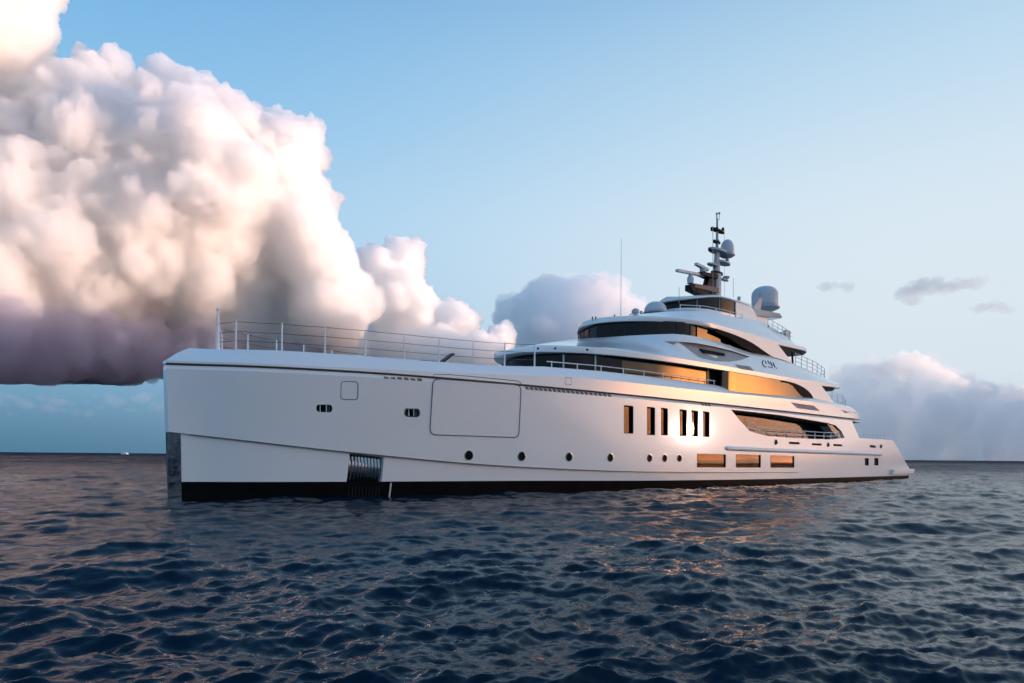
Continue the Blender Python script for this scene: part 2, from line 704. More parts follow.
def outer_shell(me):
    """drop the closed hollows left inside a remeshed heap"""
    n, ne = len(me.vertices), len(me.edges)
    e = np.empty(ne * 2, np.int32)
    me.edges.foreach_get('vertices', e)
    e = e.reshape(-1, 2)
    lab = np.arange(n)
    a, b = e[:, 0], e[:, 1]
    while True:                                 # hook the larger root on the smaller, then shorten the chains
        ra, rb = lab[a], lab[b]
        d = ra != rb
        if not d.any():
            break
        a, b, ra, rb = a[d], b[d], ra[d], rb[d]
        lab[np.maximum(ra, rb)] = np.minimum(ra, rb)
        while True:
            nl = lab[lab]
            if (nl == lab).all():
                break
            lab = nl
    ids, cnt = np.unique(lab, return_counts=True)
    co = np.empty(n * 3, np.float32)
    me.vertices.foreach_get('co', co)
    co = co.reshape(-1, 3)
    big = ids[cnt.argmax()]
    lo, hi = co[lab == big].min(0), co[lab == big].max(0)
    drop = []
    for i in ids:
        if i == big:
            continue
        c = co[lab == i]
        if len(c) < 60 or ((c.min(0) > lo).all() and (c.max(0) < hi).all()):
            drop.append(i)
    if not drop:
        return me
    kill = np.isin(lab, drop)
    q = np.empty(len(me.loops), np.int32)
    me.loops.foreach_get('vertex_index', q)
    q = q.reshape(-1, 4)                        # a voxel remesh is all quads
    q = q[~kill[q[:, 0]]]
    idx = np.cumsum(~kill) - 1
    co = co[~kill]
    q = idx[q].astype(np.int32)
    out = bpy.data.meshes.new('cloud')
    out.vertices.add(len(co))
    out.vertices.foreach_set('co', co.ravel())
    out.loops.add(q.size)
    out.loops.foreach_set('vertex_index', q.ravel())
    out.polygons.add(len(q))
    out.polygons.foreach_set('loop_start', np.arange(len(q), dtype=np.int32) * 4)
    out.update(calc_edges=True)
    return out


def cloud_mesh(blobs, depth, voxel, kids, disp, seed, flat=None, squash=1.0, fine=1.0):
    """blobs: (px, py, radius px, depth offset px); heaps of smaller balls grow on the larger ones"""
    rng = random.Random(seed)
    k = depth / FOCAL
    balls = []
    for sub in (1, 2):
        bm = bmesh.new()
        bmesh.ops.create_icosphere(bm, subdivisions=sub, radius=1.0)
        balls.append((np.array([v.co for v in bm.verts]), np.array([[v.index for v in f.verts] for f in bm.faces], np.int32)))
        bm.free()
    vs, fs, nv = [], [], 0
    lv = [(at_depth(x, y, depth + dz * k), r * (k + dz * k / FOCAL)) for x, y, r, dz in blobs]
    for n, (cnt, f0, f1) in enumerate([(0, 1, 1)] + kids):
        if n:
            nl = []
            for c, r in lv:
                for _ in range(cnt):
                    u = Vector((rng.gauss(0, 1), rng.gauss(0, 1), rng.gauss(0, 1))).normalized()
                    if u.dot(vv) > .5:
                        u = u - 2 * u.dot(vv) * vv
                    if u.z < -.3:
                        u.z *= -1
                    nl.append((c + Vector((u.x, u.y, u.z * squash)) * r * .95, r * rng.uniform(f0, f1)))
            lv = nl
        bv, bf = balls[1 if n < 2 else 0]
        for c, r in lv:
            vs.append(bv * (r, r, r * squash) + np.array(c))
            fs.append(bf + nv)
            nv += len(bv)
    vs, fs = np.vstack(vs), np.vstack(fs).astype(np.int32)
    me = bpy.data.meshes.new('cloud')
    me.vertices.add(len(vs))
    me.vertices.foreach_set('co', vs.astype(np.float32).ravel())
    me.loops.add(fs.size)
    me.loops.foreach_set('vertex_index', fs.ravel())
    me.polygons.add(len(fs))
    me.polygons.foreach_set('loop_start', np.arange(len(fs), dtype=np.int32) * 3)
    me.update(calc_edges=True)
    o = bpy.data.objects.new('cloud', me)
    COL.objects.link(o)
    m = o.modifiers.new('r', 'REMESH')
    m.mode = 'VOXEL'
    m.voxel_size = voxel
    dg = bpy.context.evaluated_depsgraph_get()
    solid = bpy.data.meshes.new_from_object(o.evaluated_get(dg))
    o.modifiers.clear()
    o.data = outer_shell(solid)
    for q, (basis, sc, st) in enumerate(disp):
        if q == len(disp) - 1:
            m = o.modifiers.new('r', 'REMESH')
            m.mode = 'VOXEL'
            m.voxel_size = voxel * fine
            dg = bpy.context.evaluated_depsgraph_get()
            solid = bpy.data.meshes.new_from_object(o.evaluated_get(dg))
            o.modifiers.clear()
            o.data = outer_shell(solid)
        tx = bpy.data.textures.new('billow', 'CLOUDS')
        tx.noise_scale = sc
        tx.noise_depth = 5
        tx.noise_basis = basis
        m = o.modifiers.new('d', 'DISPLACE')
        m.texture = tx
        m.texture_coords = 'GLOBAL'
        m.strength = st
        m.mid_level = .5
    dg = bpy.context.evaluated_depsgraph_get()
    nm = bpy.data.meshes.new_from_object(o.evaluated_get(dg))
    bpy.data.objects.remove(o)
    if flat is not None:
        n = len(nm.vertices)
        co = np.empty(n * 3, np.float32)
        nm.vertices.foreach_get('co', co)
        co = co.reshape(-1, 3)
        dep = (co[:, 0] - EYE.x) * vv.x + (co[:, 1] - EYE.y) * vv.y
        fl = flat * np.clip(dep / depth, .3, 1.2) + np.sin(co[:, 0] / 130) * np.cos(co[:, 1] / 170) * 12 + np.sin(co[:, 0] / 47 + 1) * np.cos(co[:, 1] / 39) * 6
        low = co[:, 2] < fl
        co[low, 2] = fl[low] + (co[low, 2] - fl[low]) * .12
        nm.vertices.foreach_set('co', co.ravel())
        nm.update()
    return nm


def build_clouds():
    D = 4000.0
    blobs = [(-90, 20, 116, 0), (130, 200, 100, -10), (60, 230, 100, -10), (230, 290, 62, -5), (-14, 22, 66, 0), (18, -34, 44, 0), (48, 170, 92, 10), (112, 118, 54, 0), (185, 116, 46, 0), (150, 140, 56, 0), (238, 156, 50, 0), (286, 150, 38, 0),
             (180, 210, 105, -10), (255, 240, 72, 0), (112, 152, 54, -42), (124, 215, 60, -50), (92, 118, 44, -34), (150, 262, 56, -44), (195, 235, 70, -15), (165, 265, 70, -20), (150, 180, 60, -20), (305, 255, 50, -30), (300, 205, 34, -10), (405, 262, 26, 50), (380, 282, 32, 40), (330, 312, 42, -45), (352, 300, 30, -20),
             (400, 310, 40, 35), (455, 330, 26, 50), (500, 342, 16, 60), (395, 352, 30, 20), (440, 352, 26, 0), (480, 352, 20, 0), (70, 285, 110, 0), (0, 280, 120, 0), (200, 310, 75, 0), (-120, 200, 160, 0),
             (100, 335, 60, -30), (0, 335, 60, -40), (-80, 330, 80, -40), (280, 345, 45, 0), (350, 355, 32, 0), (420, 360, 26, 0), (200, 350, 45, -20)]
    blobs = [(x, y, r, dz - .43 * max(0, 330 - max(x, -60))) for x, y, r, dz in blobs]
    me = cloud_mesh(blobs, D, 13, [(16, .16, .30), (8, .22, .45)], [('ORIGINAL_PERLIN', 240, 120), ('VORONOI_F1', 100, -75), ('VORONOI_F1', 46, -62), ('VORONOI_F1', 22, -26)], 3, fine=.72, flat=(456 - 386) / FOCAL * D)
    o = link('cloud', me, cloud_material('cumulus_vapour', .065, (1.0, .9998, .9998), .80), sharp=None)
    tag(o, 'towering white and pink cumulus cloud with a dark flat base behind the bow', 'cloud')
    # its base: shade put into a darker mauve colour of the vapour
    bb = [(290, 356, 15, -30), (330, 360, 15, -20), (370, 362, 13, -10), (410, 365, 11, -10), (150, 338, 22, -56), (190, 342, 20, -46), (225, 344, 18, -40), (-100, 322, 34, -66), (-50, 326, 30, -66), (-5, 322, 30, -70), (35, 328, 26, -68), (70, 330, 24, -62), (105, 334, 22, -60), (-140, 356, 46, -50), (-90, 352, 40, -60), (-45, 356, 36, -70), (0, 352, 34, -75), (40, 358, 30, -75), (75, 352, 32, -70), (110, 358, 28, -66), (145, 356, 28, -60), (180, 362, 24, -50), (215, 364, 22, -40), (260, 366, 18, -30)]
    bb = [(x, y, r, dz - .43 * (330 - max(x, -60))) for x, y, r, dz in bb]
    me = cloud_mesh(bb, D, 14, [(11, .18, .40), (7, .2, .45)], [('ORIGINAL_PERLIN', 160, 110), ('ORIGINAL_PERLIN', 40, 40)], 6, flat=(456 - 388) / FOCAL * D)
    link('shade_base', me, cloud_material('shade_tinted_vapour', .016, (.80, .785, .855), .5), o, sharp=None)
    # unseen bank, added off to the right to shade the cumulus's base
    c = EYE + vv * 4000 - rv * 2000 + SUN_H * 7500
    d = (c - EYE).dot(vv)
    u = (c - EYE).dot(rv)
    k = FOCAL / d
    row = [(512 + u * k + rng * 30, 456.5 - z * k, r * k, dz * k) for rng, z, r, dz in ((0, 650, 370, -1900), (0, 710, 380, -1450), (0, 740, 380, -1000), (1, 600, 390, -500), (0, 400, 380, 0), (1, 310, 370, 500), (0, 270, 360, 1000), (-1, 260, 360, 1500))]
    me = cloud_mesh(row, d, 40, [(6, .3, .5)], [('VORONOI_F1', 260, 120)], 9)
    o = link('cloud', me, cloud_material('added_bank_vapour', .012), sharp=None)
    tag(o, 'unseen cumulus bank added beyond the right edge of the picture to shade the big cloud', 'cloud')
    # hazy blue cloud between the cumulus and the yacht's upper decks
    D2 = 9000.0
    b2 = [(512, 318, 20, 0), (535, 312, 26, 0), (560, 305, 28, 0), (585, 300, 27, 0), (608, 306, 24, 0), (630, 318, 20, 0), (650, 328, 18, 0), (545, 335, 36, 0), (590, 335, 40, 0), (630, 345, 32, 0), (560, 290, 12, 0), (596, 284, 10, 0)]
    me = cloud_mesh(b2, D2, 26, [(6, .28, .5), (4, .3, .5)], [('VORONOI_F1', 240, -110), ('ORIGINAL_PERLIN', 80, 60)], 14)
    o = link('cloud', me, cloud_material('far_vapour', .0036, (.955, .978, 1.0)), sharp=None)
    tag(o, 'hazy blue grey cloud rising behind the roofs of the yacht', 'cloud')
    tp = [(592, 296, 9, -40), (604, 292, 10, -40), (616, 299, 9, -40), (628, 306, 8, -40), (640, 316, 8, -40), (580, 302, 7, -40), (608, 308, 8, -40)]
    me = cloud_mesh(tp, D2, 18, [(8, .3, .5), (5, .3, .5)], [('VORONOI_F1', 110, -60), ('ORIGINAL_PERLIN', 60, 50)], 15)
    link('cloud_top', me, cloud_material('far_top_vapour', .004, (1, .99, .985), .5), o, sharp=None)
    # bank over the right horizon
    D3 = 12000.0
    b3 = [(905, 375, 20, 0), (925, 380, 22, 0), (880, 385, 24, 0), (850, 395, 26, 0), (950, 390, 22, 0), (975, 396, 20, 0), (1005, 405, 22, 0), (1040, 408, 24, 0), (870, 420, 34, 0), (920, 420, 38, 0), (970, 425, 34, 0), (1020, 430, 34, 0), (830, 415, 28, 0), (1080, 425, 40, 0), (1130, 420, 40, 0), (790, 425, 24, 0), (860, 448, 26, 0), (910, 450, 28, 0), (960, 452, 28, 0), (1015, 455, 28, 0), (1070, 455, 30, 0)]
    me = cloud_mesh(b3, D3, 34, [(6, .26, .48), (3, .3, .5)], [('VORONOI_F1', 330, -170), ('ORIGINAL_PERLIN', 110, 80)], 23, flat=-60)
    o = link('cloud', me, cloud_material('bank_far_vapour', .0015, (.975, .985, 1.0)), sharp=None)
    tag(o, 'pale lumpy cloud bank low over the horizon astern of the yacht', 'cloud')
    tp = [(878, 372, 8, -60), (893, 366, 9, -60), (908, 362, 10, -60), (922, 366, 9, -60), (934, 373, 9, -60), (948, 379, 8, -60), (962, 386, 7, -60), (985, 393, 7, -60), (1010, 396, 8, -60), (1030, 394, 9, -60), (905, 374, 9, -60)]
    me = cloud_mesh(tp, D3, 24, [(8, .3, .5), (5, .3, .5)], [('VORONOI_F1', 130, -70), ('ORIGINAL_PERLIN', 70, 60)], 24)
    link('cloud_top', me, cloud_material('bank_top_vapour', .0032, (1, .99, .98), .5), o, sharp=None)
    # thin blue streaks under the cumulus
    rg = random.Random(4)
    st = [(x, 402 + rg.uniform(-7, 12), rg.uniform(4, 9), rg.uniform(-30, 30)) for x in range(-80, 200, 5)]
    me = cloud_mesh(st, 9000.0, 22, [(6, .3, .55)], [('ORIGINAL_PERLIN', 120, 150), ('ORIGINAL_PERLIN', 50, 60)], 41, squash=.5)
    o = link('cloud', me, cloud_material('streak_vapour', .0008, (.72, .80, .90)), sharp=None)
    tag(o, 'thin blue grey streaks of cloud low over the horizon under the cumulus', 'cloud')
    # small grey wisps high over the stern
    for k, (bl, lab) in enumerate((
            ([(905, 295, 9, 0), (918, 290, 10, 0), (932, 287, 10, 0), (946, 290, 8, 0), (960, 286, 8, 0), (975, 283, 7, 0), (912, 302, 7, 0)], 'broken grey wisp of cloud high above the stern, largest of three'),
            ([(822, 288, 5, 0), (834, 286, 6, 0), (848, 287, 5, 0)], 'faint small grey wisp of cloud nearest the mast'),
            ([(980, 309, 6, 0), (995, 307, 6, 0), (1008, 310, 5, 0)], 'small grey wisp of cloud at the right, lowest of three'))):
        bl = [(x, y, r * 1.25, z) for x, y, r, z in bl]
        me = cloud_mesh(bl, 8000.0, 14, [(7, .35, .6), (4, .4, .6)], [('ORIGINAL_PERLIN', 110, 170), ('ORIGINAL_PERLIN', 40, 80)], 31 + k, squash=.55)
        o = link('cloud', me, cloud_material('wisp_vapour', .0022, (.70, .74, .80)), sharp=None)
        tag(o, lab, 'cloud')


build_clouds()


def build_added_veil():
    # unseen cloud added before the sun, off to the right, to dim it
    c = EYE + SUN_D * 2600 + Vector((30, 0, 0))
    a = Vector((-SUN_H.y, SUN_H.x, 0))
    mb = MB()
    rows = []
    for i in range(9):
        t = (i - 4) / 4
        w = math.sqrt(max(.02, 1 - t * t))
        rows.append([c + a * t * 900 + SUN_H * w * 60 * math.cos(q) + Vector((0, 0, w * 130 * math.sin(q))) for q in np.linspace(0, 2 * pi, 12, endpoint=False)])
    me = loft(rows).mesh()
    o = link('cloud', me, cloud_material('added_veil_vapour', .0315, aniso=.6), sharp=None)
    tag(o, 'unseen thin cloud added to the right of the picture to dim the low sun', 'cloud')


build_added_veil()

# ------------------------------------------------------------------ yacht
yacht = empty('superyacht', (31, 0, 0))
tag(yacht, 'long white superyacht with plumb bow and bronze windows lying still on the sea', 'yacht')

XS = [-.12, 0, .8, 2, 4, 7, 11, 15, 22, 30, 38, 46, 56, 63]
f_bw = pchip(XS, [.15, .20, .50, 1.18, 2.05, 3.0, 3.75, 4.25, 4.82, 5.17, 5.32, 5.36, 5.28, 5.15])
f_bd = pchip(XS, [.22, .30, .80, 1.60, 2.52, 3.5, 4.17, 4.58, 5.0, 5.25, 5.36, 5.40, 5.34, 5.25])
f_z1 = pchip([-.3, 5.6, 12.8, 22.4, 37, 63], [2.50, 1.82, 1.27, .95, .80, .62])
f_zb = pchip([0, 5.4, 12.8, 22.4, 37, 62], [.68, .66, .61, .48, .36, .26])
f_ins = pchip([0, 10, 25, 38, 44], [.10, .12, .095, .035, .008])
Z_TOP = 4.72


def hull(s, z):
    """half breadth of the topsides"""
    t = max(0, min(1, z / 4.93))
    g = t + (1 - math.exp(-max(z, 0) / .45) - t) * sstep(10, 24, s)
    return f_bw(s) + (f_bd(s) - f_bw(s)) * g


def rake(s, z):
    return s - .034 * max(z, -.5) * max(0, 1 - s / 12)


def P3(s, y, z):
    return (rake(s, z), y, z)


f_ztop = lerp([-1, 48.35, 49.85, 57.73, 62.62], [Z_TOP, Z_TOP, 3.42, 3.44, .80])
ST = [-.12, -.06, .1, .5, 1, 1.6, 2.3, 3, 4, 5, 6, 7, 8, 9, 10, 11, 12, 13.5, 15, 17, 19, 21, 23, 25, 27, 29, 31, 33, 35, 37, 39, 41, 43, 45, 47, 48.35, 49.85, 52, 55, 57.73, 59, 60.5, 62.62]


def build_hull():
    secs = []
    for s in ST:
        zb, z1, zt = f_zb(s), f_z1(s), f_ztop(s)
        z1 = min(z1, zt - .05)
        ins = f_ins(s)
        low = [(0, zb), (hull(s, zb) - ins, zb)] + [(hull(s, zb + (z1 - zb) * q) - ins, zb + (z1 - zb) * q) for q in (.33, .66, 1)]
        up = [(hull(s, z1 + (zt - z1) * q), z1 + (zt - z1) * q) for q in (0, .12, .25, .4, .55, .7, .85, 1)]
        secs.append(mirror_ring([P3(s, y, z) for y, z in low + up + [(0, zt)]]))
    o = loft(secs).build('hull', M['white'], yacht, sharp=28, merge=1e-4)
    return o


hull_o = build_hull()
cutters = []


def hull_pts(pix):
    return [on(x, y, hull) for x, y in pix]


def hull_outline(pix, r=.08, n=4):
    """pixel corners -> rounded outline as (s, z) on the hull side"""
    return rounded([(p.x, p.z) for p in hull_pts(pix)], r, n)


def side(out, off):
    """outline (s, z) laid on the port hull side, moved outboard by off"""
    return [Vector((s, -(hull(s, z) + off), z)) for s, z in out]


def recess(out, depth):
    c = MB()
    c.prism(side(out, .4), side(out, -depth))
    cutters.append(c)


def scaled(out, d):
    cx = sum(p[0] for p in out) / len(out)
    cz = sum(p[1] for p in out) / len(out)
    res = []
    for s, z in out:
        v = Vector((s - cx, z - cz))
        res.append((cx + v.x * (1 - d / max(abs(v.length), d)), cz + v.y * (1 - d / max(abs(v.length), d))))
    return res


def hull_window(pix, name, glass, r=.05, depth=.20, tilt=None):
    out = hull_outline(pix, r)
    recess(out, depth)
    inner = scaled(out, .012)
    inner2 = scaled(out, .05)
    mb = MB()                                   # reveal frame: a ring lining the recess
    n = len(out)
    a, b, c, d = side(inner, -.006), side(inner, -depth + .004), side(inner2, -depth + .004), side(inner2, -.012)
    for i in range(n):
        j = (i + 1) % n
        mb.add([a[i], a[j], b[j], b[i], c[i], c[j], d[i], d[j]], [(0, 1, 2, 3), (3, 2, 5, 4), (4, 5, 7, 6), (6, 7, 1, 0)])
    w = mb.build(name, M['dark'], yacht, sharp=40, merge=1e-4)
    pm = MB()
    fr, bk = side(inner2, -depth + .03), side(inner2, -depth + .012)
    if tilt is not None:
        zc = sum(p.z for p in fr) / len(fr)
        flat = [Vector((p.x, -(hull(p.x, zc) - depth + .035 - (p.z - zc) * tilt), p.z)) for p in fr]
        fr, bk = flat, [p + Vector((0, .02, 0)) for p in flat]
    pm.prism(fr, bk)
    pm.build('pane', glass, w, sharp=20)
    return w


for x0, x1, y0, y1 in ((624, 633.5, 405, 433.5), (647, 655.2, 406.5, 435), (661, 668, 407.5, 435.2), (679.6, 687, 409, 436), (691.5, 698.3, 410, 436.5), (703, 709.6, 411, 436.8)):
    dy = (y1 - y0) * .02 + .4
    hull_window([(x0, y0), (x1, y0 + dy), (x1, y1 + .3), (x0, y1)], 'tall_window', M['glass_low'], .06, .18)
for x0, x1, y0, y1 in ((697, 726, 453.6, 467.5), (736, 761, 454.2, 467.6), (770.5, 794.5, 455.3, 467.7)):
    hull_window([(x0, y0), (x1, y0 + .8), (x1, y1), (x0, y1)], 'wide_window', M['glass_low'], .03, .10, tilt=.006)
for x0, x1 in ((865, 869), (874.5, 878.6)):
    hull_window([(x0, 458), (x1, 458.3), (x1, 465.6), (x0, 465.5)], 'stern_window', M['glass_dark'], .05, .10)
for x0, x1, y0, y1 in ((789, 800, 441.7, 444.0), (812, 822, 443.1, 445.2), (833.5, 842.5, 443.9, 446), (870, 876, 445, 447.4)):
    out = hull_outline([(x0, y0), (x1, y0 + .5), (x1, y1 + .5), (x0, y1)], .05)
    recess(out, .3)
    mb = MB()
    mb.prism(side(scaled(out, .004), -.08), side(scaled(out, .004), -.295))
    mb.build('freeing_port', M['dark'], yacht)

# portholes: steel rim and dark pane
for px, py in ((468.8, 455), (521.6, 456), (569, 456.7), (610.4, 457.4), (649.6, 458), (664.6, 458), (679.4, 458)):
    c = on(px, py, hull)
    rr = .205
    out = [(c.x + rr * math.cos(a), c.z + rr * math.sin(a)) for a in np.linspace(0, 2 * pi, 24, endpoint=False)]
    recess(out, .10)
    mb = MB()
    prof = [(1.08, .012), (.90, .016), (.86, -.03), (.86, -.09)]
    rings = [[Vector((c.x + rr * f * math.cos(a), -(hull(c.x, c.z) + d) - (hull(c.x + rr * f * math.cos(a), c.z) - hull(c.x, c.z)), c.z + rr * f * math.sin(a))) for a in np.linspace(0, 2 * pi, 24, endpoint=False)] for f, d in prof]
    for i in range(len(rings) - 1):
        for j in range(24):
            k = (j + 1) % 24
            mb.add([rings[i][j], rings[i][k], rings[i + 1][k], rings[i + 1][j]], [(0, 1, 2, 3)])
    ph = mb.build('porthole', M['steel'], yacht, merge=1e-4)
    pm = MB()
    pm.prism(side([(c.x + (s - c.x) * .9, c.z + (z - c.z) * .9) for s, z in out], -.06), side([(c.x + (s - c.x) * .9, c.z + (z - c.z) * .9) for s, z in out], -.085))
    pm.build('pane', M['glass_dark'], ph)

# mooring fairleads at the bow: steel rim, dark opening, two rollers
for x0, x1, y0, y1 in ((316, 332, 404.2, 412), (405, 419, 408.4, 416.2)):
    out = hull_outline([(x0, y0), (x1, y0 + .4), (x1, y1 + .4), (x0, y1)], .2, 6)
    recess(out, .35)
    mb = MB()
    a, b, c = side(scaled(out, -.035), .015), side(scaled(out, .02), .018), side(scaled(out, .03), -.1)
    a2 = side(scaled(out, -.035), -.004)
    for i in range(len(out)):
        j = (i + 1) % len(out)
        mb.add([a2[i], a2[j], a[i], a[j], b[i], b[j], c[i], c[j]], [(0, 1, 3, 2), (2, 3, 5, 4), (4, 5, 7, 6)])
    fl = mb.build('mooring_fairlead', M['steel'], yacht, merge=1e-4)
    mb = MB()
    mb.prism(side(scaled(out, .002), -.25), side(scaled(out, .002), -.345))
    mb.build('opening', M['dark'], fl)
    cs, cz = sum(p[0] for p in out) / len(out), sum(p[1] for p in out) / len(out)
    hz = max(p[1] for p in out) - cz
    for ds in (-.11, .11):
        mb = MB()
        mb.tube([(cs + ds, -(hull(cs + ds, cz) - .07), cz - hz), (cs + ds, -(hull(cs + ds, cz) - .07), cz + hz)], .035, 10)
        mb.build('roller', M['steel'], fl)
for px, py, r in ((776, 442.3, .12), (828.2, 444.8, .11), (881, 446.3, .11)):
    c = on(px, py, hull)
    mb = MB()
    for k, (dx, dz) in enumerate(((-.7, -.9), (.7, -.2), (-.2, .9))):
        mb.tube([(c.x + dx * r, -(hull(c.x, c.z) - .02), c.z + dz * r), (c.x + dx * r, -(hull(c.x, c.z) + .07), c.z + dz * r)], r * .55, 10)
    mb.tube([(c.x - r, -(hull(c.x, c.z) + .03), c.z), (c.x + r, -(hull(c.x, c.z) + .03), c.z)], r * .5, 8)
    mb.build('fairlead_fitting', M['dark'], yacht)

# anchor pocket
pk = [(349.5, 453.3), (384, 457.3), (381.3, 487.5), (346, 487.5)]
lowhull = lambda s, z: hull(s, z) - f_ins(s)
pp = [on(x, y, lowhull) for x, y in pk]
c = MB()
c.prism([Vector((p.x, p.y - .5, p.z)) for p in pp], [Vector((p.x, p.y + .42, p.z)) for p in pp])
cutters.append(c)


def pocket_pt(u, w, off):
    a = pp[0].lerp(pp[1], u)
    b = pp[3].lerp(pp[2], u)
    q = a.lerp(b, w)
    return Vector((q.x, -(lowhull(q.x, q.z) + off), q.z))


mb = MB()
mb.prism([pocket_pt(u, w, -.30) for u, w in ((.01, .02), (.99, .02), (.99, .98), (.01, .98))], [pocket_pt(u, w, -.41) for u, w in ((.01, .02), (.99, .02), (.99, .98), (.01, .98))])
pocket = mb.build('anchor_pocket', M['dark'], yacht)
for k in range(10):
    u = .07 + .86 * k / 9
    mb = MB()
    mb.tube([pocket_pt(u, w, -.27 + .13 * math.sin(min(1, w * 1.1) * pi)) for w in np.linspace(.03, .97, 10)], .072, 10)
    mb.build('guard_bar', M['steel'], pocket)
    a_, b_ = pocket_pt(u, .97, 0), pocket_pt(u, 1.36, 0)
    mb = MB()
    mb.tube([Vector((p.x, -(hull(p.x, p.z) - f_ins(p.x) + .03), p.z)) for p in (a_, a_.lerp(b_, .5), b_)], .03, 8)
    mb.build('guard_bar', M['mastblack'], pocket)
mb = MB()
a, b = on(390.5, 483, lowhull), on(388.5, 499, lowhull)
mb.tube([Vector((a.x, a.y - .03, a.z)), Vector((b.x, b.y - .03, b.z))], .035, 8)
mb.build('drain_pipe', M['grille'], yacht)

# side-deck opening amidships
opn = [(731, 409), (780, 415), (812, 420.2), (828, 423), (836, 425.5), (841.5, 431), (845, 437.8), (830, 439.4), (808, 438.8), (790, 437.8), (770, 436.2), (758, 433.8), (750, 431.0), (740, 420.5)]
op = [on(x, y, hull) for x, y in opn]
op = [Vector((p.x, p.y, min(p.z, Z_TOP - .06))) for p in op]
c = MB()
c.prism([Vector((p.x, -6.2, p.z)) for p in op], [Vector((p.x, -4.05, p.z)) for p in op])
cutters.append(c)
boolean(hull_o, cutters)

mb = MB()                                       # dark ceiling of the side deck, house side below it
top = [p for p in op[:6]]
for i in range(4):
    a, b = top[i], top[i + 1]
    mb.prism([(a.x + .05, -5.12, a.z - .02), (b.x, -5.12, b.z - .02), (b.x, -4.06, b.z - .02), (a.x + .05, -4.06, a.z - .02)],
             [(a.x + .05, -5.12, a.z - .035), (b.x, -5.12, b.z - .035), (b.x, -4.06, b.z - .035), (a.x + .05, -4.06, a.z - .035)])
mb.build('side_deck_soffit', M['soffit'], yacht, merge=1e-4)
inhouse = lambda s, z: 4.20


def house_window(pix, name, parent, half, glass, thick=.05):
    pts = [on(x, y, half) for x, y in pix]
    mb = MB()
    mb.prism([Vector((p.x, p.y, p.z)) for p in pts], [Vector((p.x, p.y + thick, p.z)) for p in pts])
    return mb.build(name, glass, parent, sharp=20)


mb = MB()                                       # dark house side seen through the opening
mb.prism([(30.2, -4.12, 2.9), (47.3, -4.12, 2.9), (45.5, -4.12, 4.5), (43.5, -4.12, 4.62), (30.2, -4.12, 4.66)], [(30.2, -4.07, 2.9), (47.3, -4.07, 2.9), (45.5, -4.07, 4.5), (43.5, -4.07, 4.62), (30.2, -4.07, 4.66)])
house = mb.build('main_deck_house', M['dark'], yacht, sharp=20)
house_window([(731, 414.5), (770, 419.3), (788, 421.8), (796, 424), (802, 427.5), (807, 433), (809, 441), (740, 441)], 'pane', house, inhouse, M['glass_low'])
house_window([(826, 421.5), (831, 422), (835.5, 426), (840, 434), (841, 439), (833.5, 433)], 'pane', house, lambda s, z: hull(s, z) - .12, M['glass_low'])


def boot():
    secs = []
    for s in ST:
        zb = f_zb(s)
        zt = f_ztop(s)
        y = hull(s, zb) - f_ins(s)
        yb = hull(s, 0)
        k = 1.0 if s < 60.5 else .995
        secs.append(mirror_ring([P3(s, b * k, z) for b, z in ((0, -1.4), (yb * .82, -1.4), (yb * .97 - .06, -.5), (yb - f_ins(s) + .004, 0), (y + .006, zb - .003), (0, zb - .003))]))
    return loft(secs).build('boot_top', M['black'], yacht, merge=1e-4)


boot()

# steel stem plate
mb = MB()
lev = np.linspace(-.35, 2.47, 8)
path = [(.26, 1), (.15, 1), (.0, 1), (-.1, 1), (-.135, .9), (-.145, .5), (-.15, 0), (-.145, -.5), (-.135, -.9), (-.1, -1), (.0, -1), (.15, -1), (.26, -1)]
grid = []
for z in lev:
    row = []
    for s, q in path:
        zz = min(z, f_z1(s) - .015)
        y = (hull(max(s, -.12), zz) - f_ins(s) + .018)
        row.append(Vector((rake(s, zz), -q * y, zz)))
    grid.append(row)
for i in range(len(lev) - 1):
    for j in range(len(path) - 1):
        mb.add([grid[i][j], grid[i][j + 1], grid[i + 1][j + 1], grid[i + 1][j]], [(0, 1, 2, 3)])
stem = mb.build('stem_plate', M['steel'], yacht, merge=1e-4)


def seam(pts, r, name, parent=yacht, mat='seam', closed=False):
    m_ = MB()
    m_.tube(pts, r, 6, closed=closed)
    return m_.build(name, M[mat], parent)


for sg in (-1, 1):                              # dark tube drawn as the shade under the knuckle of the lower hull
    mb = MB()
    mb.tube([(rake(s, f_z1(s)), sg * (hull(s, f_z1(s)) - .006), f_z1(s) - .008) for s in ST if .2 < s < 40], .016, 6)
    mb.build('knuckle_shade', M['groove'], yacht)

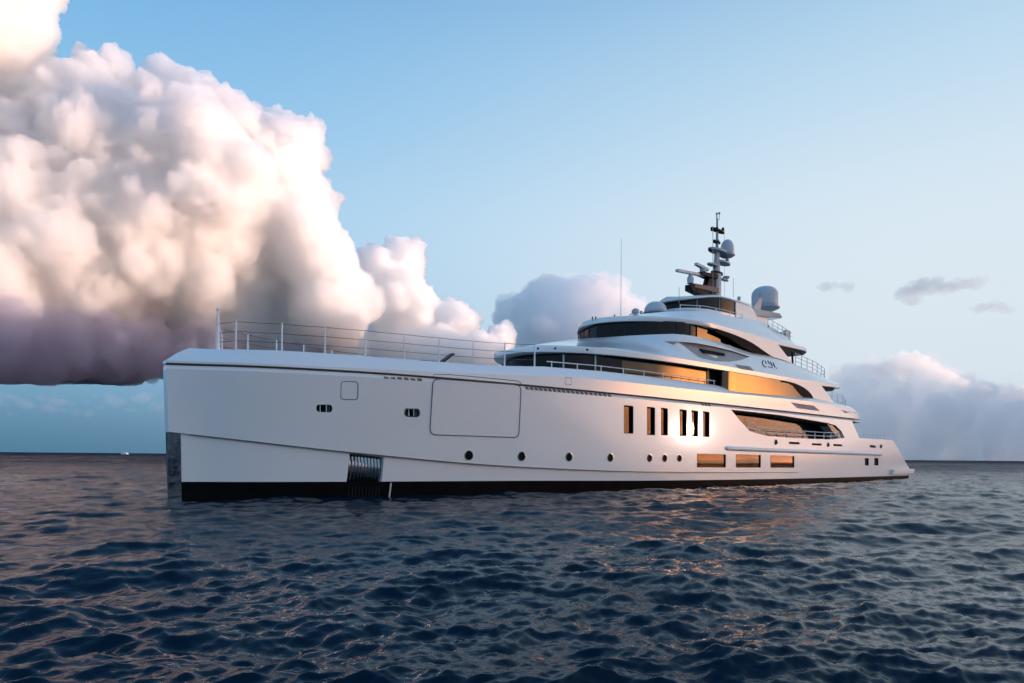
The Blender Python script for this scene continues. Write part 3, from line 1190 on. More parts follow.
# shell door, hatch and their gaskets
def panel(pix, name, r, gw, half=hull):
    out = rounded([(p.x, p.z) for p in [on(x, y, half) for x, y in pix]], r, 5)
    g = MB()
    lo = [(min(p[0] for p in out), min(p[1] for p in out)), (max(p[0] for p in out), max(p[1] for p in out))]
    dense = []
    for i in range(len(out)):
        a, b = Vector(out[i]), Vector(out[(i + 1) % len(out)])
        n = max(1, int((b - a).length / .4))
        dense += [tuple(a.lerp(b, k / n)) for k in range(n)]
    g.prism([Vector((s, -(half(s, z) + .006), z)) for s, z in scaled(dense, .02)], [Vector((s, -(half(s, z) - .02), z)) for s, z in scaled(dense, .02)])
    # laid as strips so that the panel follows the curve of the side
    m_ = MB()
    ns = 14
    xs = np.linspace(lo[0][0] + .03, lo[1][0] - .03, ns)
    mid = (lo[0][1] + lo[1][1]) / 2
    rows = []
    for x in xs:
        zs = []
        for i in range(len(dense)):
            (ax, az), (bx, bz) = dense[i], dense[(i + 1) % len(dense)]
            if (ax - x) * (bx - x) <= 0 and ax != bx:
                zs.append(az + (bz - az) * (x - ax) / (bx - ax))
        z0, z1 = min(zs) + .015, max(zs) - .015
        rows.append([Vector((x, -(half(x, z0 + (z1 - z0) * q) + .012), z0 + (z1 - z0) * q)) for q in np.linspace(0, 1, 6)])
    for i in range(ns - 1):
        for j in range(5):
            m_.add([rows[i][j], rows[i + 1][j], rows[i + 1][j + 1], rows[i][j + 1]], [(0, 1, 2, 3)])
    d = m_.build(name, M['white'], yacht, merge=1e-4)
    seam([Vector((s, -(half(s, z) + .018), z)) for s, z in dense], gw, 'gasket', d, closed=True)
    return d


panel([(432.8, 378.4), (521, 385.2), (518.6, 437.6), (429.6, 434.6)], 'shell_door', .28, .019)
panel([(340.8, 381.2), (357.8, 381.9), (357.4, 399.8), (340.4, 399.2)], 'hull_hatch', .12, .017)

# rub rail with rounded front end, swim platform ledge
a = [on(727, 448.3, hull), on(770, 450.2, hull), on(830, 452.4, hull), on(880.5, 454.2, hull)]
mb = MB()
pts = []
for i in range(3):
    for k in range(6):
        q = a[i].lerp(a[i + 1], k / 6)
        pts.append(Vector((q.x, -(hull(q.x, q.z) + .02), q.z)))
q = a[3]
pts.append(Vector((q.x, -(hull(q.x, q.z) + .02), q.z)))
mb.tube([pts[0] + Vector((-.12, .06, 0)), pts[0] + Vector((-.08, 0, 0))] + pts, [.05, .11] + [.135] * len(pts), 12)
mb.build('rub_rail', M['trim'], yacht)
mb = MB()
a, b = on(878.5, 472.6, hull), on(911.5, 472.6, hull)
for (z0, z1, mi, e) in ((.62, .86, 0, .30), (.46, .615, 1, .24)):
    q = [(57.2, -(hull(57, .6) - .3)), (57.2, -(hull(57, .6) + e)), (62.9, -(hull(62.5, .6) + e)), (63.3, -(hull(62.5, .6) - .2)), (63.3, 4.9), (62.9, 5.4), (57.2, 5.4)]
    mb.prism([(x, y, z0) for x, y in q], [(x, y, z1) for x, y in q], mi)
mb.build('swim_platform', [M['trim'], M['teak']], yacht)

# bulwark band: groove, bulwark and capping, carrying the foredeck and the upper deck
f_z2 = pchip([-.31, 2.94, 8.7, 11.6, 15.6, 18.3, 23, 29, 33.5, 41.6, 47, 49.6, 51.6], [5.02, 5.02, 5.13, 5.25, 5.44, 5.54, 5.56, 5.61, 5.70, 5.80, 5.72, 5.4, 4.99])
f_z3 = lerp([-.3, 3, 8.5, 12, 15, 18.8, 22, 25.4, 29.6, 30.6, 34.4, 42, 46, 48.6, 49.6, 50.6, 51.6], [5.58, 5.60, 5.62, 5.70, 5.92, 6.03, 6.06, 6.08, 6.07, 5.88, 5.93, 6.12, 6.00, 5.90, 5.74, 5.48, 5.10])
f_in3 = pchip([-.3, 2, 8, 14, 20, 30, 45, 51], [.25, .45, .50, .48, .42, .36, .30, .28])
SB = [s for s in ST if s < 47] + [47.5, 48.5, 49.3, 50, 50.6, 51.1, 51.45, 51.6]


def band_half(s):
    b = f_bd(min(s, 63))
    if s > 48.5:
        b -= .7 * ((s - 48.5) / 3.1) ** 3
    return b


def build_band():
    secs = []
    for s in SB:
        b = band_half(s)
        z2, z3 = f_z2(s), f_z3(s)
        lb = hull(s, Z_TOP)
        if s > 48.5:
            lb = min(lb, b)
        shift = .85 * (1 - sstep(-.3, 4, s))
        h = [(0, Z_TOP, 0), (lb, Z_TOP, 0), (lb, 4.735, 0), (b - .10, 4.865, 0), (b - .15, 4.88, 0), (b - .15, 4.935, 0), (b + .004, 4.945, 0), (b + .004, max(z2, 4.96), 0)]
        z3 = max(z3, z2 + .04)
        i3 = f_in3(s)
        for q in (.5, 1):
            h.append((max(.02, b - i3 * q), z2 + (z3 - z2) * (1 - (1 - q) ** 1.3), shift * q))
        h.append((max(.015, b - i3 - .12), z3 + .004, shift))
        h.append((0, z3 + .004, shift))
        secs.append(mirror_ring([(rake(s, z) + sh, y, z) for y, z, sh in h]))
    return loft(secs).build('bulwark_band', M['white'], yacht, sharp=26, merge=1e-4)


band_o = build_band()
band_half2 = lambda s, z: band_half(s) if z < f_z2(s) else band_half(s) - f_in3(s) * (z - f_z2(s)) / max(.05, f_z3(s) - f_z2(s))
for sg in (-1, 1):                              # dark bead in the groove
    mb = MB()
    mb.tube([(rake(s, 4.91), sg * (band_half(s) - .13), 4.908) for s in SB if s < 50], .028, 6)
    mb.build('groove_bead', M['groove'], yacht)


def bandseam(pix, r):
    return [Vector((p.x, p.y - .004, p.z)) for p in [on(x, y, band_half2) for x, y in pix]]


seam(bandseam([(433, 377.2), (433.8, 374.4), (450, 374.6), (480, 377.2), (505, 379.6), (518, 381), (520.5, 382.8), (521, 384.6)], 0), .016, 'door_head_seam')
seam(bandseam([(565, 377.5), (571.6, 378), (571.6, 384.6), (565, 384)], 0), .012, 'bulwark_hatch_seam', closed=True)


def vents(x0, x1, n, name='vent_slot'):
    for k in range(n):
        m_ = MB()
        ax = on(x0 + (x1 - x0) * k / n, ligne(x0 + (x1 - x0) * k / n) + 2, hull).x
        bx = on(x0 + (x1 - x0) * (k + .72) / n, ligne(x0 + (x1 - x0) * (k + .72) / n) + 2, hull).x
        q = []
        for x, z in ((ax, 4.735), (bx, 4.735), (bx, 4.862), (ax, 4.862)):
            b = band_half(x) - .10 * (z - 4.735) / .13
            q.append(Vector((x, -b - .006, z - .006 + .0)))
        m_.prism(q, [p + Vector((0, .05, -.03)) for p in q])
        m_.build(name, M['groove'], yacht, sharp=20)


ligne = lerp([165, 210, 275, 345, 430, 490, 520, 600, 660, 700, 740, 780, 820], [361, 364, 367.5, 373, 377, 382, 384.5, 391.5, 397, 402, 406.5, 411, 417.5])
vents(384, 424, 6)
vents(526, 613, 19)
vents(702, 712, 3)


def louvre(pix, half, name, n=7, off=.006):
    """grey louvred grille as a parallelogram: plate and slats in one part"""
    p = [on(x, y, half) for x, y in pix]
    p = [Vector((q.x, q.y - off, q.z)) for q in p]
    m_ = MB()
    m_.prism(p, [q + Vector((0, .04, 0)) for q in p], 0)
    for k in range(n):
        t0, t1 = (k + .2) / n, (k + .75) / n
        a0, b0 = p[0].lerp(p[1], t0), p[3].lerp(p[2], t0)
        a1, b1 = p[0].lerp(p[1], t1), p[3].lerp(p[2], t1)
        e = Vector((0, -.018, 0))
        m_.prism([a0, a1, b1, b0], [a0 + e, a1 + e * .3, b1 + e * .3, b0 + e], 1)
    return m_.build(name, [M['groove_light'], M['grille']], yacht, sharp=20)


# ---- superstructure: two roofs, each sweeping aft into a wing


def build_roof(name, stations, f_y, f_zl, zs, f_th, f_yc, f_zc, bulge):
    secs = []
    for s in stations:
        y = f_y(s)
        zl = f_zl(s)
        zf = min(zl + f_th(s), f_zc(s) - .01)
        zso = zs(s)
        yc = min(f_yc(s), y * .97)
        zc = f_zc(s)
        e = min(.16, y * .3)
        h = [(0, zso + .03), (max(0, y - e), zso + .03), (max(0, y - e * .92), zl + .02), (y - min(.02, y * .1), zl), (y, zl + .03), (y + .0, zf - .05), (y - min(.05, y * .1), zf)]
        yf = y - min(.05, y * .1)
        for q in (.2, .4, .6, .8, 1):
            # from the fascia top to the shoulder: slopes in, convex
            yy = yf + (yc - yf) * q
            zz = zf + (zc - zf) * (q ** (1 / bulge(s)))
            h.append((yy, zz))
        h.append((yc * .5, zc + .03 * min(1, yc)))
        h.append((0, zc + .04 * min(1, yc)))
        secs.append(mirror_ring([(s, a, b) for a, b in h]))
    return loft(secs).build(name, M['white'], yacht, sharp=33, merge=1e-4)


def stations(a, b, step, extra=()):
    st = [a + d for d in (0, .06, .18, .36, .6, .9, 1.3, 1.8, 2.4)]
    x = a + 3
    while x < b:
        st.append(x)
        x += step
    return sorted(set([round(q, 3) for q in st + list(extra)] + [b]))


f_r1y = pchip([16.45, 16.5, 16.7, 17.05, 17.75, 18.65, 20.3, 21.9, 25.2, 29.8, 34, 38, 43, 46, 47.6, 48.4, 48.7], [.02, .5, 1.1, 1.8, 2.5, 3.15, 3.95, 4.45, 4.8, 5.0, 5.06, 5.08, 5.06, 4.95, 4.75, 4.4, 4.1])
f_r1l = pchip([16.45, 19, 22, 38, 42, 46, 48.7], [7.10, 7.06, 7.0, 7.0, 7.10, 7.22, 7.36])
f_r1zs = f_r1l
f_r1yc = pchip([16.75, 23.2, 23.4, 23.9, 24.7, 26.2, 28, 31.2, 35, 40, 48.7], [0, 0, .7, 1.7, 2.8, 4.05, 4.22, 4.25, 4.22, 4.25, 3.9])
f_r1zc = pchip([16.45, 16.8, 17.6, 19.0, 20.9, 22.9, 24.5, 26, 28, 31, 33.8, 37, 40.7, 44.9, 47.3, 48.7], [7.30, 7.40, 7.60, 7.95, 8.35, 8.72, 8.80, 8.88, 8.93, 8.86, 8.74, 8.80, 8.55, 8.25, 7.95, 7.62])
r1 = build_roof('upper_roof', stations(16.45, 48.7, .8, (47.2, 48.2, 48.5)), f_r1y, f_r1l, f_r1zs, lambda s: .34, f_r1yc, f_r1zc, lambda s: 1.15)


def r1side(s, z):
    """half breadth of the upper roof's sloping side"""
    y, yc, zc = f_r1y(s), min(f_r1yc(s), f_r1y(s) * .97), f_r1zc(s)
    zf = f_r1l(s) + .34
    if z <= zf:
        return y
    q = min(1, max(0, (z - zf) / max(.05, zc - zf))) ** 1.15
    return (y - .05) + (yc - y + .05) * q




def wing(outline, half, name, thick=.22):
    """side wing: an (s, z) outline bent round the roof's plan, port and starboard"""
    dense = []
    for i in range(len(outline)):
        a, b = Vector(outline[i]), Vector(outline[(i + 1) % len(outline)])
        n = max(1, int((b - a).length / .5))
        dense += [a.lerp(b, k / n) for k in range(n)]
    for sg in (-1, 1):
        mb = MB()
        mb.prism([(p.x, sg * (half(p.x) + .004), p.y) for p in dense], [(p.x, sg * (half(p.x) - thick), p.y) for p in dense])
        mb.build(name, M['white'], yacht, sharp=30)


R1ARC = [(37.6, 7.0), (38.6, 6.98), (39.3, 6.93), (39.9, 6.85), (40.5, 6.75), (41.1, 6.59), (41.6, 6.40), (42.0, 6.13)]
f_r1arc = lerp([p[0] for p in R1ARC], [p[1] for p in R1ARC])
wing(R1ARC + [(44, 6.08), (46.0, 6.03), (45.3, 6.33), (44.5, 6.66), (43.8, 6.96), (43.3, 7.22), (37.6, 7.16)], f_r1y, 'roof_wing')

# scooped recess in the roof's side with a dark slot
rc = [(664, 341.2), (680, 341.6), (697, 343.2), (715, 346.6), (733, 351), (750, 356.6), (742, 360), (730, 361.8), (716, 361.2), (703, 358.6), (692, 354.6), (682, 349.5), (672, 344.4)]
rp = [on(x, y, r1side) for x, y in rc]
zt, zbm = max(p.z for p in rp), min(p.z for p in rp)
c = MB()
c.prism([p + Vector((0, -1.2, .0)) for p in rp], [p + Vector((0, .05 + .07 * ((p.z - zbm) / (zt - zbm)), 0)) for p in rp])
boolean(r1, [c])


def recess_half(s, z):
    return r1side(s, z) - .05 - .07 * min(1, max(0, (z - zbm) / (zt - zbm))) + .004


mb = MB()                                       # grey lining of the scoop
cen = sum(rp, Vector()) / len(rp)
lin_ = []
for p in rp:
    q = cen + (p - cen) * .985
    lin_.append(Vector((q.x, q.y + .05 + .07 * ((q.z - zbm) / (zt - zbm)) - .012, q.z)))
mb.prism(lin_, [q + Vector((0, .01, 0)) for q in lin_])
mb.build('intake_scoop', M['scoop'], yacht, sharp=20)
pts = [on(x, y, lambda s, z: recess_half(s, z) + .015) for x, y in ((700.5, 348.6), (704, 349.4), (724.5, 353.2), (725, 355.6), (704, 352.4))]
mb = MB()
mb.prism([p + Vector((0, -.02, 0)) for p in pts], [p + Vector((0, .2, 0)) for p in pts])
mb.build('intake_slot', M['dark'], yacht, sharp=20)
louvre([(735, 364.2), (750, 366.4), (754.5, 371.2), (741, 369)], r1side, 'side_louvre', 5)
louvre([(790.5, 402.4), (814, 405.6), (820.5, 411.2), (797.5, 408.2)], band_half2, 'side_louvre', 8)
louvre([(840.5, 410.0), (856, 412.6), (858.5, 414.6), (845.5, 413)], band_half2, 'side_louvre', 5)

# emblem: curved stroke, four slanting bars and small dots
emb = None
for pl, r in (([(763.2, 360.2), (762.2, 362.0), (762.6, 364.2), (764.0, 366.2), (766.0, 367.0)], .065), ([(765.2, 361), (766.3, 363.8)], .06), ([(767.4, 361), (768.4, 361.3), (769.2, 364)], .06),
              ([(770.2, 362), (772.2, 366.4)], .075), ([(772.8, 362.6), (774.9, 367.2)], .075), ([(768.2, 366.7), (769, 366.9)], .05), ([(770, 367.3), (772.6, 367.9)], .045), ([(776, 367.8), (776.8, 368.6)], .05)):
    mb = MB()
    mb.tube([p + Vector((0, -.008, 0)) for p in [on(x, y, r1side) for x, y in pl]], r * .6, 6)
    if emb is None:
        emb = mb.build('emblem', M['navy'], yacht)
    else:
        mb.build('letter_stroke', M['navy'], emb)

# upper-deck house: inset glass forward, flush glass aft


def wall(name, pathpts, z0, z1, mat, thick=.06, parent=yacht, both=True):
    """upright ribbon along plan points (s, half breadth), mirrored; z0/z1 may be functions of s"""
    fz0 = z0 if callable(z0) else (lambda s: z0)
    fz1 = z1 if callable(z1) else (lambda s: z1)
    pl = [(s, -y) for s, y in pathpts]
    if both == 'nose':
        runs = [[(s, y) for s, y in reversed(pl)] + [(s, -y) for s, y in pl[1:]]]
    else:
        runs = [pl, [(s, -y) for s, y in pl]]
    for run in runs:
        ring = []
        for i, (s, y) in enumerate(run):
            sy = thick if y < 0 else -thick
            ring.append([(s, y, fz0(s)), (s, y, fz1(s)), (s + thick * .3, y + sy, fz1(s)), (s + thick * .3, y + sy, fz0(s))])
        out = loft(ring).build(name, mat, parent, sharp=30, merge=1e-5)
    return out


nose1 = [(17.3, 0), (17.35, .5), (17.55, 1.2), (17.95, 1.95), (18.5, 2.6), (19.3, 3.15), (20.5, 3.6), (22, 3.95), (24, 4.22), (26, 4.38), (28.6, 4.45)]
g1 = wall('upper_deck_windows', nose1, 5.5, 7.02, M['glass_dark'], both='nose')
# bronze glass along the straight of the same house
wall('pane', [(21.2, 3.80), (22, 3.97), (24, 4.24), (26, 4.40), (28.45, 4.47)], 5.6, 6.86, M['glass'], .03, g1)
for s_, y_ in ((18.2, 2.36), (19.6, 3.32)):
    for sg in (-1, 1):
        mb = MB()
        mb.tube([(s_, sg * y_, 5.6), (s_, sg * y_, 7.02)], .05, 8)
        mb.build('mullion', M['mastgrey'], g1)
mb = MB()
mb.prism([(28.5, -4.50, 5.6), (28.75, -4.50, 5.6), (28.75, -4.50, 7.02), (28.5, -4.50, 7.02)], [(28.5, -4.30, 5.6), (28.75, -4.30, 5.6), (28.75, -4.30, 7.02), (28.5, -4.30, 7.02)])
mb.build('mullion', M['bronze'], g1)
mb = MB()                                       # dark doorway bay between the two glass runs
mb.prism([(28.7, -4.35, 5.6), (30.2, -4.35, 5.6), (30.2, -4.35, 7.02), (28.7, -4.35, 7.02)], [(28.7, 4.35, 5.6), (30.2, 4.35, 5.6), (30.2, 4.35, 7.02), (28.7, 4.35, 7.02)])
mb.build('doorway_bay', M['dark'], yacht)
nb = [(29.75, 4.1), (29.72, 4.5), (29.78, 4.78), (29.95, 4.93), (30.2, 4.985)] + [(s, f_r1y(s) - .03) for s in (31, 32, 33, 34, 36, 38, 39, 39.8, 40.5, 41.1, 41.6, 41.95)]
wall('upper_deck_windows', nb, lambda s: f_z3(s) - .1, lambda s: min(7.01, f_r1arc(s) + .02), M['glass'], .05)
for sg in (-1, 1):                              # dark trim along the sweeping end of the glass
    for k, (w0, w1) in enumerate(((0, .5),)):
        ss = [37.0, 38.2, 39.0, 39.8, 40.5, 41.1, 41.6, 42.0]
        ring = []
        for s in ss:
            y = sg * (f_r1y(s) + .012)
            t = .16 + .80 * sstep(38.3, 40.8, s)
            zl = f_r1arc(s)
            zlo = max(zl - t * .55, f_z3(s))
            ring.append([(s, y, zl + .02), (s - t * .55, y, zlo), (s - t * .55, y - sg * .06, zlo), (s, y - sg * .06, zl + .02)])
        loft(ring).build('window_trim', M['dark'], yacht)
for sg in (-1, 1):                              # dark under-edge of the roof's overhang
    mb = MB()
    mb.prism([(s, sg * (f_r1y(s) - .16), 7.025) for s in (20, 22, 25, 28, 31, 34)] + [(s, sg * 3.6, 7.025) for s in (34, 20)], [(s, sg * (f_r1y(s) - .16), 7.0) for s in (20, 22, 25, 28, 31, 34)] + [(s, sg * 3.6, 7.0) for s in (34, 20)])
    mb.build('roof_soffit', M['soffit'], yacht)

# pilothouse deck
f_r2y = pchip([23.4, 23.45, 23.65, 24.0, 24.6, 25.4, 26.4, 27.4, 29, 32, 36, 40, 42.4, 43.7, 44.3], [.02, .5, 1.1, 1.7, 2.4, 3.1, 3.7, 4.15, 4.48, 4.5, 4.42, 4.3, 4.1, 3.8, 3.5])


f_r2l = pchip([23.4, 27, 30, 36, 40, 43.4], [9.66, 9.64, 9.58, 9.58, 9.66, 9.80])
f_r2zs = f_r2l
f_r2yc = pchip([23.4, 24.0, 24.6, 26, 28.5, 31, 35, 40, 43.4], [0, .15, .5, 1.7, 3.3, 3.8, 3.85, 3.7, 3.2])
f_r2zc = pchip([23.4, 24, 24.8, 26.2, 28.5, 31, 34.3, 37, 40, 42.2, 43.4], [9.98, 10.06, 10.18, 10.42, 10.72, 10.86, 10.88, 10.78, 10.45, 10.22, 10.12])
r2 = build_roof('pilothouse_roof', stations(23.4, 44.3, .7, (43, 43.7, 44.1)), f_r2y, f_r2l, f_r2zs, lambda s: .30, f_r2yc, f_r2zc, lambda s: 1.1)
R2ARC = [(29.6, 9.58), (31.2, 9.52), (32.2, 9.45), (33.1, 9.37), (33.9, 9.27), (34.8, 9.12), (35.5, 8.96), (36.2, 8.82), (36.8, 8.73), (37.0, 8.70)]
f_r2arc = lerp([p[0] for p in R2ARC], [p[1] for p in R2ARC])
wing(R2ARC + [(38.5, 8.66), (40.3, 8.56), (39.6, 8.86), (38.7, 9.26), (37.7, 9.68), (29.6, 9.72)], f_r2y, 'roof_wing')
nose2 = [(s, max(0, f_r1yc(s) - .0)) for s in (23.25, 23.35, 23.5, 23.8, 24.2, 24.7, 25.4, 26.2, 27, 28, 29)]
nose2[0] = (23.2, 0)
nose2 = [(s + .45, y * .97) for s, y in nose2]
g2 = wall('pilothouse_windows', nose2, 8.5, 9.68, M['glass_dark'], both='nose')
wall('pane', [(28.0, 4.13), (29.2, 4.17), (30.6, 4.17)], 8.6, 9.62, M['glass'], .03, g2)
wall('pane', [(31.6, 4.19), (33, 4.19), (34.5, 4.17), (36.6, 4.12)], 8.5, lambda s: f_r2arc(s) + .06, M['glass'], .03, g2)
wall('pane', [(29.2, 4.07), (32, 4.07), (36.5, 4.05)], 8.5, lambda s: min(9.6, f_r2arc(s) + .06), M['glass_dark'], .03, g2)
for s_ in (24.3, 24.8, 25.5, 26.4, 27.4):
    y_ = float(np.interp(s_, [p[0] for p in nose2], [p[1] for p in nose2])) + .01
    for sg in (-1, 1):
        mb = MB()
        mb.tube([(s_ - .01, sg * y_, 8.6), (s_ - .01, sg * y_, 9.64)], .035, 6)
        mb.build('mullion', M['soffit'], g2)
for sg in (-1, 1):
    ss = [29.6, 31, 31.9, 33, 33.9, 34.8, 35.5, 36.2, 36.8, 37.0]
    ring = []
    for s in ss:
        y = sg * (f_r2y(s) + .012)
        t = .26 + .42 * sstep(29.8, 33.5, s)
        zl = f_r2arc(s)
        zlo = max(zl - t * .75, f_r1zc(s) - .05)
        ring.append([(s, y, zl + .02), (s - t * .45, y - sg * .03, zlo), (s - t * .45, y - sg * .10, zlo), (s, y - sg * .08, zl + .02)])
    loft(ring).build('window_trim', M['dark'], yacht)

# aft end of the pilothouse roof: dark underside plate and its post
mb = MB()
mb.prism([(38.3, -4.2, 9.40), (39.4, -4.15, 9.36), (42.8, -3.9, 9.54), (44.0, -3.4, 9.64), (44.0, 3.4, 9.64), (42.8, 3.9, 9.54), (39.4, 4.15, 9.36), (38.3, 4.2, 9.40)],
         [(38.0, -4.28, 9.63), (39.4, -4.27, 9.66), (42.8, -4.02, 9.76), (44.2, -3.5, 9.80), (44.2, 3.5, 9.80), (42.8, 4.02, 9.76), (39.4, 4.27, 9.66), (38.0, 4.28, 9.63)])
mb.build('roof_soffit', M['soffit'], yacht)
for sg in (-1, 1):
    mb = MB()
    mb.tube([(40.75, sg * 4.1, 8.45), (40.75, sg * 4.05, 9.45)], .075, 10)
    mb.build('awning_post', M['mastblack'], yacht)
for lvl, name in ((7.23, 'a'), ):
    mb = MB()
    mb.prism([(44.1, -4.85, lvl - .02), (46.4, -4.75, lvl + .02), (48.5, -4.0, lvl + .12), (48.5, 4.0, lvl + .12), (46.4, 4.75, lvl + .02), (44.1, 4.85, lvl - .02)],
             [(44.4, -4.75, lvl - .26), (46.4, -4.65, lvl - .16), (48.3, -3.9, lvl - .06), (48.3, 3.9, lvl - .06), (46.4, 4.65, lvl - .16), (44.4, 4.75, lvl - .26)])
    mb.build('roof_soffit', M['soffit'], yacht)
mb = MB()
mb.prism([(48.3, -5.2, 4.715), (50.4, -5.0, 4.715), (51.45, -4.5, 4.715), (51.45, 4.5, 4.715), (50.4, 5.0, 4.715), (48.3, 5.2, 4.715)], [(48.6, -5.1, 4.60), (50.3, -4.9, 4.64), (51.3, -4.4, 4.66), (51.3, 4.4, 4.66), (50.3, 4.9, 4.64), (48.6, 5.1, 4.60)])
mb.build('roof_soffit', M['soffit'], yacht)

# ---- sun deck: hardtop with dark windscreen, solid aft block, dome platform
f_r3y = pchip([30.9, 31.0, 31.3, 31.9, 33, 35, 37, 38.6], [.02, .5, 1.0, 1.5, 1.95, 2.15, 2.2, 2.1])
secs = []
for s in [30.9, 31, 31.15, 31.4, 31.8, 32.4, 33.2, 34.2, 35.2, 36.4, 37.4, 38.2, 38.6]:
    y = f_r3y(s)
    z = 12.20 + .46 * sstep(30.9, 34.5, s)
    h = [(0, z), (y * .93, z), (y, z + .05), (y * .985, z + .14), (y * .85, z + .24), (y * .45, z + .30), (0, z + .32)]
    secs.append(mirror_ring([(s, a, b) for a, b in h]))
loft(secs).build('hardtop', M['white'], yacht, sharp=40, merge=1e-4)
ws = [(31.35, 0), (31.42, .45), (31.7, .9), (32.25, 1.38), (33.2, 1.78), (34.6, 1.98), (36.2, 2.05)]
w3 = wall('windscreen', ws, 11.72, lambda s: 12.26 + .46 * sstep(30.9, 34.5, s), M['glass_dark'], both='nose')
wall('windscreen_base', [(s - .03, y + .03) for s, y in ws], 10.5, 11.75, M['white'], .1, both='nose')
for s_, y_ in ((32.3, 1.42), (34.2, 1.96)):
    for sg in (-1, 1):
        mb = MB()
        mb.tube([(s_, sg * y_, 11.7), (s_, sg * y_, 12.6)], .03, 6)
        mb.build('mullion', M['mastgrey'], w3)
mb = MB()
mb.prism([(36.15, -2.2, 10.5), (40.2, -2.2, 10.5), (38.9, -2.15, 12.3), (38.1, -2.1, 12.86), (36.15, -2.1, 12.84)], [(36.15, 2.2, 10.5), (40.2, 2.2, 10.5), (38.9, 2.15, 12.3), (38.1, 2.1, 12.86), (36.15, 2.1, 12.84)])
mb.build('mast_house', M['white'], yacht)
for sg in (-1, 1):                              # raked coamings beside the hardtop
    mb = MB()
    mb.prism([(33.9, sg * 3.75, 10.7), (42.2, sg * 3.7, 10.15), (40.5, sg * 3.5, 10.75), (38.6, sg * 3.3, 11.25), (36.0, sg * 3.2, 11.38), (34.6, sg * 3.3, 11.2)],
             [(33.9, sg * 3.4, 10.7), (42.2, sg * 3.3, 10.15), (40.5, sg * 3.2, 10.75), (38.6, sg * 3.0, 11.25), (36.0, sg * 2.9, 11.38), (34.6, sg * 3.0, 11.2)])
    mb.build('coaming', M['white'], yacht)
mb = MB()                                       # platform for the large dome
mb.prism([(40.0, -1.5, 12.45), (44.6, -1.1, 12.92), (46.0, -.5, 13.12), (46.0, .5, 13.12), (44.6, 1.1, 12.92), (40.0, 1.5, 12.45)],
         [(38.6, -1.6, 12.80), (44.4, -1.35, 13.20), (46.4, -.6, 13.28), (46.4, .6, 13.28), (44.4, 1.35, 13.20), (38.6, 1.6, 12.80)])
mb.prism([(38.8, -1.1, 10.6), (41.6, -1.0, 10.6), (41.6, 1.0, 10.6), (38.8, 1.1, 10.6)], [(39.2, -1.3, 12.6), (43.8, -.8, 12.88), (43.8, .8, 12.88), (39.2, 1.3, 12.6)])
mb.build('dome_platform', M['white'], yacht)
for dy in (-.9, .9):
    mb = MB()
    mb.prism([(40.6, dy - .1, 12.95), (41.9, dy - .1, 13.05), (42.2, dy - .08, 14.1), (41.9, dy - .08, 14.15)], [(40.6, dy + .1, 12.95), (41.9, dy + .1, 13.05), (42.2, dy + .08, 14.1), (41.9, dy + .08, 14.15)])
    mb.tube([(42.05, dy, 14.1), (42.1, dy, 14.5)], .13, 8)
    mb.build('strut_fin', M['mastgrey'], yacht)


def dome(c, r, h, name, parent=yacht, st=.5):
    """radome: rounded cap on straight sides, dark base ring and stem"""
    m_ = MB()
    k = 12
    prof = [(r * .90, 0), (r * .99, h * .08), (r, h * .2)] + [(r * math.cos(a) ** .84 if a < pi / 2 - .01 else .001, h * st + h * (1 - st) * math.sin(a)) for a in np.linspace(0.05, pi / 2, k)]
    m_.lathe(c, prof, 28)
    d = m_.build(name, M['grey'], parent, sharp=50)
    b = MB()
    b.lathe((c[0], c[1], c[2]), [(r * .35, -h * .16), (r * .8, -h * .12), (r * 1.12, -h * .03), (r * 1.12, h * .03)], 28)
    b.lathe((c[0], c[1], c[2]), [(r * .25, -h * .34), (r * .25, -h * .10)], 16)
    b.build('base_ring', M['mastgrey'], d)
    return d


dome((44.55, 0, 13.86), 1.02, 1.74, 'satellite_dome', st=.60)
dome((29.6, .0, 11.22), .74, .74, 'satellite_dome', st=.15)
mb = MB()
mb.lathe((29.6, 0, 10.45), [(.9, 0), (.85, .45), (.6, .7)], 20)
mb.build('dome_pedestal', M['mastgrey'], yacht)


# ---- mast
def Q(px, py, y=0.0):
    return on(px, py, lambda s, z: -y)


mast = None
mb = MB()
base = Vector((37.15, 0, 12.85))
for z0, z1, a0, a1, w0, w1, sh0, sh1 in ((12.85, 15.3, .55, .42, .34, .28, -.15, .05), (15.3, 17.0, .36, .20, .22, .15, .02, .04)):
    lo = [(37.15 + sh0 + a0 * math.cos(t), w0 * math.sin(t), z0) for t in np.linspace(0, 2 * pi, 16, endpoint=False)]
    hi = [(37.15 + sh1 + a1 * math.cos(t), w1 * math.sin(t), z1) for t in np.linspace(0, 2 * pi, 16, endpoint=False)]
    mb.prism(lo, hi)
mb.tube([(37.19, 0, 16.9), (37.19, 0, 19.3)], [.12, .06], 10)
mast = mb.build('radar_mast', M['mastgrey'], yacht)
mb = MB()                                       # black raked fin ahead of the mast
pf = [Q(703, 294), (713.5, 294), (713.8, 271.5), (707, 274.5)]
pf = [Q(702, 295), Q(713.5, 295), Q(714, 272), Q(708, 275), Q(705.5, 284)]
mb.prism([p + Vector((0, -.22, 0)) for p in pf], [p + Vector((0, .22, 0)) for p in pf])
mb.build('mast_fin', M['mastblack'], mast)


def arm(a, b, w, t, name, mat):
    m_ = MB()
    a, b = Vector(a), Vector(b)
    d = (b - a)
    L_ = d.length
    d = d / L_
    n = Vector((0, 1, 0))
    u = n.cross(d).normalized()
    m_.prism([a + n * w * .6 - u * t, a - n * w * .6 - u * t, a - n * w * .6 + u * t, a + n * w * .6 + u * t], [b + n * w - u * t * 1.4, b - n * w - u * t * 1.4, b - n * w + u * t * 1.4, b + n * w + u * t * 1.4])
    return m_.build(name, M[mat], mast)


